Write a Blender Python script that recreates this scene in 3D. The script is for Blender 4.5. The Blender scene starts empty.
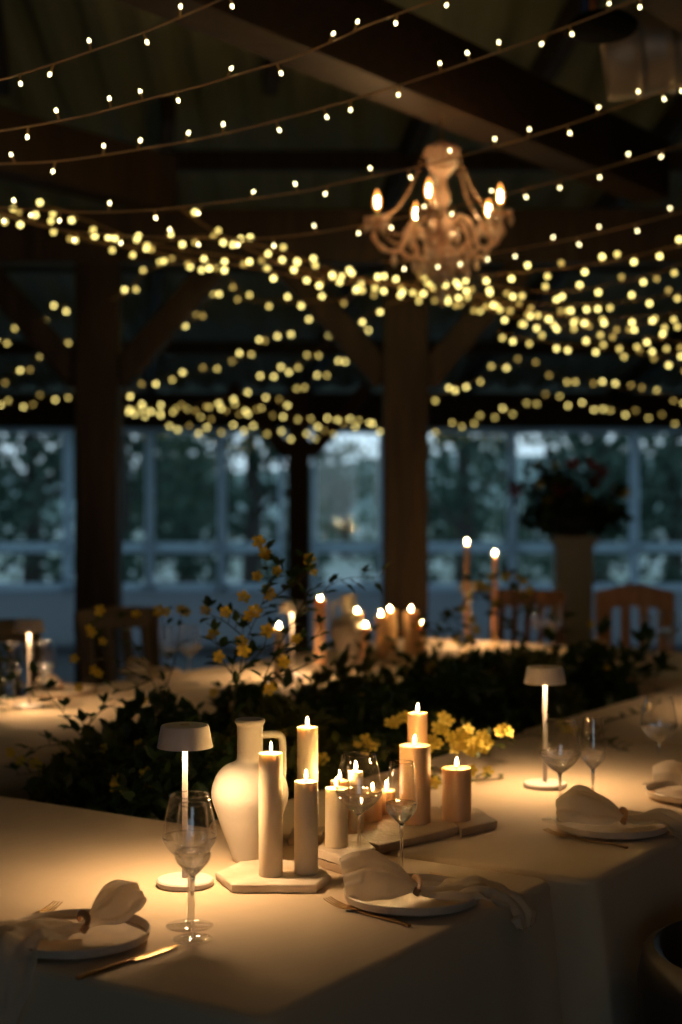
import bpy, bmesh, math, random
from mathutils import Vector, Matrix, noise
PI = math.pi
rnd = random.Random(7)
scn = bpy.context.scene
COL = scn.collection

# ------------------------------------------------------------------ camera model
F, U0, V0, CZ = 1550.0, 341.0, 490.0, 1.512
TZ = 0.75                                   # table top height


def P(u, v, Y):
    """point seen at pixel u,v at distance Y from the lens"""
    return Vector(((u - U0) / F * Y, Y, CZ - (v - V0) / F * Y))


def T(u, v, z=TZ):
    """point on the horizontal plane z seen at pixel u,v"""
    Y = F * (CZ - z) / (v - V0)
    return Vector(((u - U0) / F * Y, Y, z))


cam_d = bpy.data.cameras.new('camera')
cam = bpy.data.objects.new('camera', cam_d)
COL.objects.link(cam)
cam.location = (0, 0, CZ)
cam.rotation_euler = (PI / 2, 0, 0)
cam_d.sensor_fit = 'VERTICAL'
cam_d.sensor_height = 36
cam_d.lens = F / 1024 * 36
cam_d.shift_y = -(512 - V0) / 1024
cam_d.dof.use_dof = True
cam_d.dof.focus_distance = 3.02
cam_d.dof.aperture_fstop = 2.15
cam_d.clip_end = 200
scn.camera = cam
scn.view_settings.view_transform = 'Standard'
scn.view_settings.look = 'None'
scn.view_settings.gamma = 1
scn.view_settings.use_curve_mapping = False
scn.view_settings.exposure = 0.14
scn.cycles.max_bounces = 8
scn.cycles.transparent_max_bounces = 24
scn.cycles.sample_clamp_indirect = 4
scn.cycles.caustics_reflective = False

# ------------------------------------------------------------------ materials


def mat(name, col, rough=.6, metal=0, bump=0, bscale=40, sss=0, sssr=(.01, .006, .003), trans=0, ior=1.45,
        spec=.5, var=0, vscale=4, col2=None, coat=0, detail=3, stretch=None, sheen=0):
    m = bpy.data.materials.new(name)
    m.use_nodes = True
    nt = m.node_tree
    b = nt.nodes['Principled BSDF']
    b.inputs['Base Color'].default_value = (*col, 1)
    b.inputs['Roughness'].default_value = rough
    b.inputs['Metallic'].default_value = metal
    b.inputs['IOR'].default_value = ior
    b.inputs['Specular IOR Level'].default_value = spec
    b.inputs['Transmission Weight'].default_value = trans
    b.inputs['Coat Weight'].default_value = coat
    b.inputs['Sheen Weight'].default_value = sheen
    if sss:
        b.inputs['Subsurface Weight'].default_value = sss
        b.inputs['Subsurface Radius'].default_value = sssr
        b.inputs['Subsurface Scale'].default_value = 1
    tc = nt.nodes.new('ShaderNodeTexCoord')
    mp = nt.nodes.new('ShaderNodeMapping')
    nt.links.new(tc.outputs['Object'], mp.inputs[0])
    if stretch:
        mp.inputs['Scale'].default_value = stretch
    if var or col2:
        n = nt.nodes.new('ShaderNodeTexNoise')
        n.inputs['Scale'].default_value = vscale
        n.inputs['Detail'].default_value = 6
        nt.links.new(mp.outputs[0], n.inputs['Vector'])
        r = nt.nodes.new('ShaderNodeValToRGB')
        r.color_ramp.elements[0].position = .35
        r.color_ramp.elements[1].position = .65
        c2 = col2 or tuple(c * (1 - var) for c in col)
        r.color_ramp.elements[0].color = (*c2, 1)
        r.color_ramp.elements[1].color = (*col, 1)
        nt.links.new(n.outputs[0], r.inputs[0])
        nt.links.new(r.outputs[0], b.inputs['Base Color'])
    if bump:
        n = nt.nodes.new('ShaderNodeTexNoise')
        n.inputs['Scale'].default_value = bscale
        n.inputs['Detail'].default_value = detail
        nt.links.new(mp.outputs[0], n.inputs['Vector'])
        bp = nt.nodes.new('ShaderNodeBump')
        bp.inputs['Strength'].default_value = bump
        bp.inputs['Distance'].default_value = .01
        nt.links.new(n.outputs[0], bp.inputs['Height'])
        nt.links.new(bp.outputs[0], b.inputs['Normal'])
    return m


def emis(name, col, s, sample=False, see=0.0):
    m = bpy.data.materials.new(name)
    m.use_nodes = True
    nt = m.node_tree
    nt.nodes.clear()
    o = nt.nodes.new('ShaderNodeOutputMaterial')
    e = nt.nodes.new('ShaderNodeEmission')
    e.inputs[0].default_value = (*col, 1)
    e.inputs[1].default_value = s
    if see:
        t = nt.nodes.new('ShaderNodeBsdfTransparent')
        a = nt.nodes.new('ShaderNodeAddShader')
        nt.links.new(e.outputs[0], a.inputs[0])
        nt.links.new(t.outputs[0], a.inputs[1])
        nt.links.new(a.outputs[0], o.inputs[0])
    else:
        nt.links.new(e.outputs[0], o.inputs[0])
    m.cycles.emission_sampling = 'FRONT' if sample else 'NONE'
    return m


def thin_glass(name, tint=(1, 1, 1), ior=1.5, rough=0.0, solid=0):
    m = bpy.data.materials.new(name)
    m.use_nodes = True
    nt = m.node_tree
    nt.nodes.clear()
    o = nt.nodes.new('ShaderNodeOutputMaterial')
    t = nt.nodes.new('ShaderNodeBsdfTransparent')
    t.inputs[0].default_value = (*tint, 1)
    g = nt.nodes.new('ShaderNodeBsdfGlossy')
    g.inputs['Roughness'].default_value = rough
    f = nt.nodes.new('ShaderNodeFresnel')
    ge = nt.nodes.new('ShaderNodeNewGeometry')
    mr = nt.nodes.new('ShaderNodeMapRange')      # keeps the pane's index the same seen from either face
    mr.inputs['To Min'].default_value = ior
    mr.inputs['To Max'].default_value = 1 / ior
    nt.links.new(ge.outputs['Backfacing'], mr.inputs['Value'])
    nt.links.new(mr.outputs[0], f.inputs[0])
    x = nt.nodes.new('ShaderNodeMixShader')
    nt.links.new(f.outputs[0], x.inputs[0])
    nt.links.new(t.outputs[0], x.inputs[1])
    nt.links.new(g.outputs[0], x.inputs[2])
    nt.links.new(x.outputs[0], o.inputs[0])
    if solid:
        r = nt.nodes.new('ShaderNodeBsdfGlass')
        r.inputs['IOR'].default_value = 1.5
        r.inputs['Roughness'].default_value = 0
        y = nt.nodes.new('ShaderNodeMixShader')
        y.inputs[0].default_value = solid
        nt.links.new(x.outputs[0], y.inputs[1])
        nt.links.new(r.outputs[0], y.inputs[2])
        nt.links.new(y.outputs[0], o.inputs[0])
    return m


def translucent(name, col, tcol, w, rough=.7, bump=0, bscale=60):
    m = mat(name, col, rough, bump=bump, bscale=bscale)
    nt = m.node_tree
    b = nt.nodes['Principled BSDF']
    o = nt.nodes['Material Output']
    t = nt.nodes.new('ShaderNodeBsdfTranslucent')
    t.inputs[0].default_value = (*tcol, 1)
    x = nt.nodes.new('ShaderNodeMixShader')
    x.inputs[0].default_value = w
    nt.links.new(b.outputs[0], x.inputs[1])
    nt.links.new(t.outputs[0], x.inputs[2])
    nt.links.new(x.outputs[0], o.inputs[0])
    return m


M = {}
M['cloth'] = mat('linen', (.70, .53, .335), .85, bump=.35, bscale=9, detail=9, sheen=.2)
M['napkin'] = translucent('gauze', (.92, .86, .76), (.95, .88, .76), .68, bump=.4, bscale=160)
M['plate'] = mat('stoneware', (.66, .54, .41), .35, var=.12, vscale=30, bump=.05, bscale=200)
M['gold'] = mat('brushed_brass', (.50, .31, .13), .32, metal=1)
M['brown_ring'] = mat('brown_leather', (.48, .25, .11), .35, coat=.4)
M['wax'] = mat('ivory_wax', (.86, .72, .50), .5, sss=.6, sssr=(.009, .009, .009), bump=.08, bscale=90)
M['wax_old'] = mat('beige_wax', (.78, .50, .28), .5, sss=.6, sssr=(.009, .009, .009), bump=.12, bscale=90)
M['wax_pink'] = mat('pink_wax', (.86, .52, .38), .5, sss=.5, sssr=(.008, .008, .008))
M['wick'] = mat('wick_char', (.03, .02, .015), .9)
M['flame'] = emis('flame_glow', (1, .60, .22), 290, sample=True, see=1)
M['lamp'] = mat('powder_coat_ivory', (.80, .70, .62), .45, bump=.03, bscale=300)
M['led'] = emis('led_diffuser', (1, .74, .46), 12)
M['vase'] = mat('matte_ceramic', (.60, .54, .45), .75, bump=.15, bscale=60, var=.06, vscale=12)
M['marble'] = mat('travertine', (.80, .69, .54), .55, col2=(.60, .45, .30), vscale=9, bump=.3, bscale=50)
M['marble2'] = mat('tan_travertine', (.52, .40, .27), .6, col2=(.38, .27, .17), vscale=11, bump=.3, bscale=50)
M['glass'] = thin_glass('thin_glass', ior=1.75)
M['glass_low'] = thin_glass('thick_bowl_glass', ior=1.6, solid=.6)
M['crystal_glass'] = mat('solid_glass', (1, 1, 1), 0, trans=1, ior=1.48)
M['pane'] = thin_glass('window_glass', (.93, .97, .97))
M['wood'] = mat('dark_timber', (.062, .042, .026), .6, col2=(.034, .023, .015), vscale=3, stretch=(6, 6, .6), bump=.4, bscale=20)
M['beam'] = mat('brown_timber', (.065, .034, .018), .6, col2=(.036, .020, .010), vscale=3, stretch=(1, 8, 8), bump=.3, bscale=20)
M['redwood'] = mat('red_timber', (.10, .040, .022), .6, col2=(.06, .022, .012), vscale=3, stretch=(6, 6, .6))
M['roof'] = mat('dark_roof_sheet', (.34, .38, .27), .6, col2=(.25, .28, .20), vscale=.8)
M['frame'] = translucent('white_vinyl_frame', (.70, .76, .80), (.78, .88, .94), .8)
M['panel'] = translucent('pale_panel', (.55, .62, .66), (.50, .54, .56), .8)
M['floor'] = mat('dark_floorboards', (.06, .045, .035), .5, col2=(.03, .024, .02), vscale=3, stretch=(1, 8, 1))
M['wall'] = mat('dark_board_wall', (.05, .05, .045), .8, var=.4, vscale=2)
M['ground'] = mat('pale_gravel', (.46, .46, .44), .9, col2=(.20, .25, .18), vscale=.35)
M['hill'] = mat('far_hillside', (.28, .32, .30), .9, col2=(.16, .22, .19), vscale=.1)
M['chair'] = mat('walnut_chair', (.28, .12, .055), .4, col2=(.10, .04, .018), vscale=5, stretch=(6, 6, 1))
M['darkchair'] = mat('ebonised_chair', (.06, .042, .03), .45)
M['oakchair'] = mat('light_oak_chair', (.55, .30, .16), .45, col2=(.42, .21, .10), vscale=5, stretch=(6, 6, 1))
M['leaf'] = translucent('dark_leaf', (.030, .062, .020), (.07, .12, .02), .28, rough=.4)
M['leaf2'] = translucent('olive_leaf', (.085, .10, .022), (.13, .14, .022), .3, rough=.45)
M['stem'] = mat('green_stem', (.035, .04, .014), .6)
M['petal'] = translucent('yellow_petal', (.80, .56, .05), (.78, .54, .04), .3, rough=.6)
M['petal2'] = translucent('lemon_petal', (.85, .66, .12), (.80, .6, .08), .3, rough=.6)
M['pistil'] = mat('orange_centre', (.55, .25, .03), .7)
M['redpetal'] = translucent('crimson_petal', (.42, .06, .07), (.4, .05, .05), .3)
M['treeleaf'] = translucent('tree_leaf', (.060, .105, .075), (.055, .105, .07), .3, rough=.7)
M['treeleaf2'] = translucent('pale_tree_leaf', (.10, .14, .09), (.1, .15, .08), .3, rough=.7)
M['bark'] = mat('bark', (.06, .05, .04), .9, bump=.4)
M['pedestal'] = mat('plastered_pedestal', (.62, .54, .42), .8, var=.15)
M['urn'] = mat('dark_urn', (.06, .06, .05), .6)
M['wire'] = mat('clear_gold_cable', (.60, .38, .18), .5, spec=.6)
M['socket'] = mat('amber_socket', (.75, .45, .15), .4)
M['lit'] = emis('warm_led', (1, .80, .24), 4.4, sample=True)
M['lit_mid'] = emis('warm_led_turned', (1, .76, .20), 2.2, sample=True)
M['lit_dim'] = emis('warm_led_dim', (1, .68, .16), 1.0, sample=True)
M['lit_near'] = emis('warm_led_near', (1, .85, .42), 7, sample=True)
M['acrylic'] = translucent('crystal_acrylic', (.86, .66, .50), (.8, .55, .36), .35, rough=.12)
M['crystal'] = translucent('cut_crystal', (.95, .86, .76), (.9, .75, .6), .45, rough=.08)
M['gilt'] = mat('gilt_metal', (.55, .36, .16), .3, metal=1)
M['bulb'] = emis('amber_bulb_glass', (1, .36, .07), 1.5, see=1)
M['filament'] = emis('chandelier_filament', (1, .58, .24), 400, sample=True)
M['sleeve'] = mat('candle_sleeve', (.35, .34, .16), .5)
M['galv'] = mat('galvanised_duct', (.50, .46, .40), .45, metal=.35, bump=.1, bscale=6, var=.3, vscale=5)
M['black'] = mat('matt_black', (.004, .005, .005), .8, spec=.05)
M['orange'] = mat('orange_cable', (.70, .22, .06), .5)
M['blue'] = mat('blue_strap', (.06, .10, .22), .6)

# ------------------------------------------------------------------ mesh helpers


class MB:
    def __init__(s):
        s.v, s.f = [], []

    def add(s, vs, fs):
        n = len(s.v)
        s.v += [tuple(x) for x in vs]
        s.f += [tuple(i + n for i in f) for f in fs]
        return s

    def box(s, c, d, rz=0, mtx=None):
        m = mtx or (Matrix.Translation(Vector(c)) @ Matrix.Rotation(rz, 4, 'Z'))
        vs = [m @ Vector((x * d[0] / 2, y * d[1] / 2, z * d[2] / 2)) for x in (-1, 1) for y in (-1, 1) for z in (-1, 1)]
        return s.add(vs, [(0, 1, 3, 2), (4, 6, 7, 5), (0, 4, 5, 1), (2, 3, 7, 6), (0, 2, 6, 4), (1, 5, 7, 3)])

    def bar(s, a, b, w, h, up=Vector((0, 0, 1))):
        a, b = Vector(a), Vector(b)
        d = (b - a)
        L = d.length
        d.normalize()
        x = d.cross(up)
        if x.length < 1e-4:
            x = d.cross(Vector((0, 1, 0)))
        x.normalize()
        y = x.cross(d)
        m = Matrix((x, d, y)).transposed().to_4x4()
        m.translation = (a + b) / 2
        return s.box(None, (w, L, h), mtx=m)

    def lathe(s, prof, seg=24, c=(0, 0, 0), caps=True, scale=(1, 1)):
        vs, fs = [], []
        n = len(prof)
        for r, z in prof:
            for k in range(seg):
                a = 2 * PI * k / seg
                vs.append((c[0] + r * math.cos(a) * scale[0], c[1] + r * math.sin(a) * scale[1], c[2] + z))
        for i in range(n - 1):
            for k in range(seg):
                k2 = (k + 1) % seg
                fs.append((i * seg + k, i * seg + k2, (i + 1) * seg + k2, (i + 1) * seg + k))
        if caps:
            fs.append(tuple(reversed(range(seg))))
            fs.append(tuple((n - 1) * seg + k for k in range(seg)))
        return s.add(vs, fs)

    def tube(s, pts, r, seg=8, flat=1.0, caps=True):
        pts = [Vector(p) for p in pts]
        n = len(pts)
        rs = r if isinstance(r, (list, tuple)) else [r] * n
        t0 = (pts[1] - pts[0]).normalized()
        up = Vector((0, 0, 1)) if abs(t0.z) < .9 else Vector((1, 0, 0))
        x = t0.cross(up).normalized()
        vs, fs = [], []
        for i, p in enumerate(pts):
            t = (pts[min(i + 1, n - 1)] - pts[max(i - 1, 0)]).normalized()
            x = (x - t * x.dot(t)).normalized()
            y = t.cross(x)
            for k in range(seg):
                a = 2 * PI * k / seg
                vs.append(p + x * math.cos(a) * rs[i] + y * math.sin(a) * rs[i] * flat)
        for i in range(n - 1):
            for k in range(seg):
                k2 = (k + 1) % seg
                fs.append((i * seg + k, i * seg + k2, (i + 1) * seg + k2, (i + 1) * seg + k))
        if caps:
            fs.append(tuple(reversed(range(seg))))
            fs.append(tuple((n - 1) * seg + k for k in range(seg)))
        return s.add(vs, fs)

    def ball(s, c, r, seg=8, rings=6, sz=1.0):
        prof = [(max(1e-4, r * math.sin(PI * i / rings)), -r * sz * math.cos(PI * i / rings)) for i in range(rings + 1)]
        return s.lathe(prof, seg, c)

    def build(s, name, m, parent=None, smooth=True, bevel=0, loc=None, solid=0, sub=0, angle=35):
        me = bpy.data.meshes.new(name)
        me.from_pydata(s.v, [], s.f)
        me.materials.append(m)
        if bevel:
            bm = bmesh.new()
            bm.from_mesh(me)
            es = [e for e in bm.edges if e.is_manifold and e.calc_face_angle(0) > .6]
            bmesh.ops.bevel(bm, geom=es, offset=bevel, segments=2, profile=.6, affect='EDGES')
            bm.to_mesh(me)
            bm.free()
        me.update()
        if smooth:
            me.set_sharp_from_angle(angle=math.radians(angle))
        for p in me.polygons:
            p.use_smooth = smooth
        o = bpy.data.objects.new(name, me)
        COL.objects.link(o)
        if parent:
            o.parent = parent
        if loc is not None:
            o.location = loc
        if solid:
            md = o.modifiers.new('thickness', 'SOLIDIFY')
            md.thickness = solid
            md.offset = 0
        if sub:
            md = o.modifiers.new('smooth', 'SUBSURF')
            md.levels = md.render_levels = sub
        return o


def tag(o, label=None, cat=None, group=None, kind=None):
    if label:
        o['label'] = label
    if cat:
        o['category'] = cat
    if group:
        o['group'] = group
    if kind:
        o['kind'] = kind
    return o


def empty(name, loc=(0, 0, 0), rz=0, label=None, cat=None, group=None):
    o = bpy.data.objects.new(name, None)
    o.empty_display_size = .05
    COL.objects.link(o)
    o.location = loc
    o.rotation_euler = (0, 0, rz)
    return tag(o, label, cat, group)


KIDS = {}


def kids(o):
    return list(o.children)


def copy_tree(o, parent=None):
    c = o.copy()
    COL.objects.link(c)
    if parent:
        c.parent = parent
    for ch in kids(o):
        copy_tree(ch, c)
    return c


def spline(pts, per=8):
    pts = [Vector(p) for p in pts]
    out = []
    n = len(pts)
    for i in range(n - 1):
        p0, p1, p2, p3 = pts[max(i - 1, 0)], pts[i], pts[i + 1], pts[min(i + 2, n - 1)]
        for k in range(per):
            t = k / per
            out.append(.5 * ((2 * p1) + (p2 - p0) * t + (2 * p0 - 5 * p1 + 4 * p2 - p3) * t * t + (3 * p1 - p0 - 3 * p2 + p3) * t ** 3))
    out.append(pts[-1])
    return out


# ------------------------------------------------------------------ table frame of reference
TH = math.radians(33.5)
DV = Vector((math.sin(TH), math.cos(TH), 0))
EV = Vector((-math.cos(TH), math.sin(TH), 0))
C0 = Vector((-.1136, 2.228, 0))


def ST(s, t, z=TZ):
    return C0 + DV * s + EV * t + Vector((0, 0, z))


# ------------------------------------------------------------------ room shell
def struct(name, mb, m, **k):
    o = mb.build(name, m, **k)
    o['kind'] = 'structure'
    return o


BW = 15.0
struct('floor', MB().box((0, 7, -.1), (16, 20, .2)), M['floor'], smooth=False)
# ceiling : corrugated sheet rising from the eave
mb = MB()
nx = 240
vs, fs = [], []
prof = [(BW + .6, 2.40), (9.0, 3.85), (3.0, 5.2), (-3.2, 3.7)]
for j, (y, z) in enumerate(prof):
    for i in range(nx + 1):
        x = -8 + 16 * i / nx
        vs.append((x, y, z + .018 * (1 if (i // 2) % 2 else -1)))
for j in range(len(prof) - 1):
    for i in range(nx):
        a = j * (nx + 1) + i
        fs.append((a, a + 1, a + nx + 2, a + nx + 1))
struct('ceiling', MB().add(vs, fs), M['roof'], smooth=False, solid=.03)
# side and camera side walls
struct('wall_left', MB().box((-8, 6, 2.4), (.15, 18.4, 5.2)), M['wall'], smooth=False)
struct('wall_right', MB().box((8, 6, 2.4), (.15, 18.4, 5.2)), M['wall'], smooth=False)
w = MB()
w.box((-4.5, -3.1, 2), (7.0, .15, 4.4))
w.box((4.5, -3.1, 2), (7.0, .15, 4.4))
w.box((0, -3.1, 3.2), (2.0, .15, 2.0))
w.box((0, -3.1, .4), (2.0, .15, .8))
struct('wall_front', w, M['wall'], smooth=False)
# back wall: head beam, lower panels
struct('trim_1', MB().box((0, BW, 2.28), (16, .18, .34)), M['wood'], smooth=False)
struct('wall_back', MB().box((0, BW, .27), (15.8, .06, .54)), M['panel'], smooth=False)


def ux(u, Y=BW):
    return (u - U0) / F * Y


# window bays: (left pixel, right pixel)
bays = [(-560, -340), (-340, -150), (-150, 68), (68, 150), (150, 222), (222, 283), (312, 383), (383, 512), (512, 634), (634, 780), (780, 960), (960, 1200)]
n = 0
for (a, b) in bays:
    n += 1
    xa, xb = ux(a), ux(b)
    xm, ww = (xa + xb) / 2, xb - xa
    fr = MB()
    t = .042
    for x in (xa + t / 2, xb - t / 2):
        fr.box((x, BW, 1.33), (t, .08, 1.58))
    for z, h in ((.575, .07), (.955, .10), (2.085, .06)):
        fr.box((xm, BW, z), (ww - 2 * t, .078, h))
    fo = struct('window_%d' % n, fr, M['frame'], smooth=False)
    g = MB().box((xm, BW, 1.33), (ww - 2 * t + .01, .012, 1.5)).build('glass_pane', M['pane'], fo, smooth=False)

# timber frame -----------------------------------------------------------------


def post(x, y, w, h, m, label, brace=True, group='timber posts'):
    e = empty('timber_post', (x, y, 0), 0, label, 'post', group)
    MB().box((0, 0, h / 2), (w, w, h)).build('post_shaft', m, e, bevel=.012)
    if brace:
        for sx in (-1, 1):
            b = MB()
            b.bar((sx * w * .45, 0, h - .62), (sx * .62, 0, h - .02), .14, .15, up=Vector((0, 1, 0)))
            b.build('brace', m, e, bevel=.01)
    return e


post(P(405, 0, 8.3).x, 8.3, .235, 2.72, M['wood'], 'thick dark timber post with curved braces at the centre, behind the candles')
post(P(99, 0, 8.3).x, 8.3, .225, 2.72, M['wood'], 'thick dark timber post on the left in front of the windows')
post(P(299, 0, 13.9).x, 13.9, .20, 2.45, M['redwood'], 'slim reddish timber post standing by the window wall')
post(P(-120, 0, 12).x, 12, .22, 2.72, M['wood'], 'dark timber post whose brace shows at the left edge')


def beam(a, b, w, h, m, label):
    o = MB().bar(a, b, w, h).build('roof_beam', m, bevel=.012)
    return tag(o, label, 'beam', 'roof beams')


beam((-7.9, 8.3, 2.86), (7.9, 8.3, 2.86), .22, .28, M['wood'], 'dark cross beam resting on the two thick posts')
zb = 3.0 + .15
a0 = Vector((0, 5.57, zb))
beam(a0 - DV * 6.2 + Vector((0, 0, 0)), a0 + DV * 2.9, .20, .30, M['beam'], 'long brown diagonal beam that the chandelier hangs from')
a1 = Vector((.95, 4.75, zb + .05))
beam(a1 - DV * 5.2, a1 + DV * 3.9, .20, .30, M['beam'], 'brown diagonal beam crossing the upper right corner')
a2 = Vector((-1.7, 6.9, zb - .05))
beam(a2 - DV * 5.5, a2 + DV * 1.4, .20, .28, M['wood'], 'dark diagonal beam crossing the upper left')
# rafters follow the roof slope
k = 0
for x in (-6.4, -4.9, -3.4, -1.9, -.4, 1.1, 2.6, 4.1, 5.6, 7.1):
    mb = MB()
    for (y0, z0), (y1, z1) in zip(prof[:2], prof[1:3]):
        mb.bar((x, y0 - .3, z0 - .05), (x + .9, y1, z1 - .12), .08, .16)
    o = mb.build('rafter', M['wood'], smooth=False)
    o['kind'] = 'structure'
for y, z in ((13.2, 2.72), (11.3, 3.16), (9.6, 3.55), (7.2, 4.08), (5.2, 4.5)):
    o = MB().bar((-7.9, y, z), (7.9, y, z), .07, .12).build('purlin', M['wood'], smooth=False)
    o['kind'] = 'structure'

# ------------------------------------------------------------------ outdoors
struct('ground', MB().box((0, 60, -.12), (160, 89, .1)), M['ground'], smooth=False)
mb = MB()
vs, fs = [], []
for i in range(41):
    x = -60 + 3 * i
    h = 3.0 + 1.2 * noise.noise(Vector((x * .05, 0, 0))) + .8 * noise.noise(Vector((x * .15, 3, 0)))
    vs += [(x, 70, -.1), (x, 82, h), (x, 100, -.1)]
for i in range(40):
    a = i * 3
    fs += [(a, a + 3, a + 4, a + 1), (a + 1, a + 4, a + 5, a + 2)]
o = struct('hillside', MB().add(vs, fs), M['hill'])


def leafquad(c, d, up, L, W):
    """pointed leaf: folded along its midrib"""
    d = d.normalized()
    s = d.cross(up)
    if s.length < 1e-3:
        s = Vector((1, 0, 0))
    s.normalize()
    n = s.cross(d)
    a = c
    b1 = c + d * L * .35 + s * W * .5 + n * W * .14
    b2 = c + d * L * .35 - s * W * .5 + n * W * .14
    m1 = c + d * L * .4
    c1 = c + d * L * .72 + s * W * .34 + n * W * .05
    c2 = c + d * L * .72 - s * W * .34 + n * W * .05
    m2 = c + d * L * .72 - n * L * .03
    e = c + d * L - n * L * .10
    return [a, b1, m1, b2, c1, m2, c2, e], [(0, 1, 2), (0, 2, 3), (1, 4, 5, 2), (2, 5, 6, 3), (4, 7, 5), (5, 7, 6)]


def rv(r, s=1):
    while True:
        v = Vector((r.uniform(-1, 1), r.uniform(-1, 1), r.uniform(-1, 1)))
        if .05 < v.length < 1:
            return v * s


def tree(x, y, h, w, m, label, seed, n=1900, low=.03):
    r = random.Random(seed)
    e = empty('garden_tree', (x, y, -.07), 0, label, 'tree', 'trees outside the windows')
    tr = MB()
    tr.tube([(0, 0, 0), (.05, 0, h * .3), (0, .05, h * .6), (.03, 0, h * .85)], [.14, .11, .07, .03], 8)
    for i in range(7):
        a = r.uniform(0, 2 * PI)
        z = h * r.uniform(.2, .7)
        tr.tube([(0, 0, z), (math.cos(a) * w * .2, math.sin(a) * w * .2, z + .3), (math.cos(a) * w * .4, math.sin(a) * w * .4, z + .5)], [.05, .035, .015], 6)
    tr.build('trunk', M['bark'], e)
    blobs = []
    for i in range(14):
        z = h * r.uniform(low, .95)
        rad = w * .5 * (1.15 - .7 * z / h)
        a = r.uniform(0, 2 * PI)
        blobs.append((Vector((math.cos(a) * rad * .7, math.sin(a) * rad * .7, z)), w * r.uniform(.16, .28)))
    lf = MB()
    for i in range(n):
        c, br = r.choice(blobs)
        v = rv(r)
        v = v.normalized() * (v.length ** .5)
        lf.add(*leafquad(c + v * br * 1.1, rv(r), rv(r), r.uniform(.13, .24), r.uniform(.07, .12)))
    lf.build('crown', m, e, smooth=False)


trees = [(30, 19.5, 3.6, 2.4, 0, 'dark evergreen tree seen behind the leftmost window pane'),
         (120, 22, 4.6, 2.2, 0, 'tall dark tree seen just right of the left post'),
         (185, 26, 3.4, 1.9, 1, 'pale loose shrub tree beyond the second window bay'),
         (250, 21, 4.3, 2.0, 0, 'dark rounded tree left of the slim reddish post'),
         (-110, 24, 4.4, 3.0, 0, 'dark tree outside at the far left, cut by the picture edge'),
         (462, 20, 3.6, 2.1, 0, 'dark tree outside just right of the centre post'),
         (510, 28, 4.2, 3.0, 1, 'pale green tree outside, left of the flower urn'),
         (600, 22.5, 2.9, 2.4, 0, 'dark bushy tree outside behind the flower urn'),
         (672, 18.6, 4.2, 2.0, 0, 'tall dark tree outside at the right edge'),
         (345, 36, 2.2, 3.0, 1, 'distant low pale bush in the bright central window'),
         (790, 23, 4.6, 2.8, 0, 'dark tree outside beyond the right edge')]
for i, (u, y, h, w_, k, lab) in enumerate(trees):
    tree(ux(u, y), y, h, w_, M['treeleaf2' if k else 'treeleaf'], lab, 100 + i)

# ------------------------------------------------------------------ tables and cloths


def rrect(s0, s1, t0, t1, r, step=.03):
    pts = []

    def seg(a, b):
        n_ = max(1, int((Vector(b) - Vector(a)).length / step))
        for k_ in range(n_):
            pts.append(tuple(Vector(a) + (Vector(b) - Vector(a)) * k_ / n_))

    def arc(c, a0_):
        for k_ in range(6):
            a_ = a0_ + PI / 2 * k_ / 6
            pts.append((c[0] + r * math.cos(a_), c[1] + r * math.sin(a_)))
    seg((s0 + r, t0), (s1 - r, t0)); arc((s1 - r, t0 + r), -PI / 2)
    seg((s1, t0 + r), (s1, t1 - r)); arc((s1 - r, t1 - r), 0)
    seg((s1 - r, t1), (s0 + r, t1)); arc((s0 + r, t1 - r), PI / 2)
    seg((s0, t1 - r), (s0, t0 + r)); arc((s0 + r, t0 + r), PI)
    return pts


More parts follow.
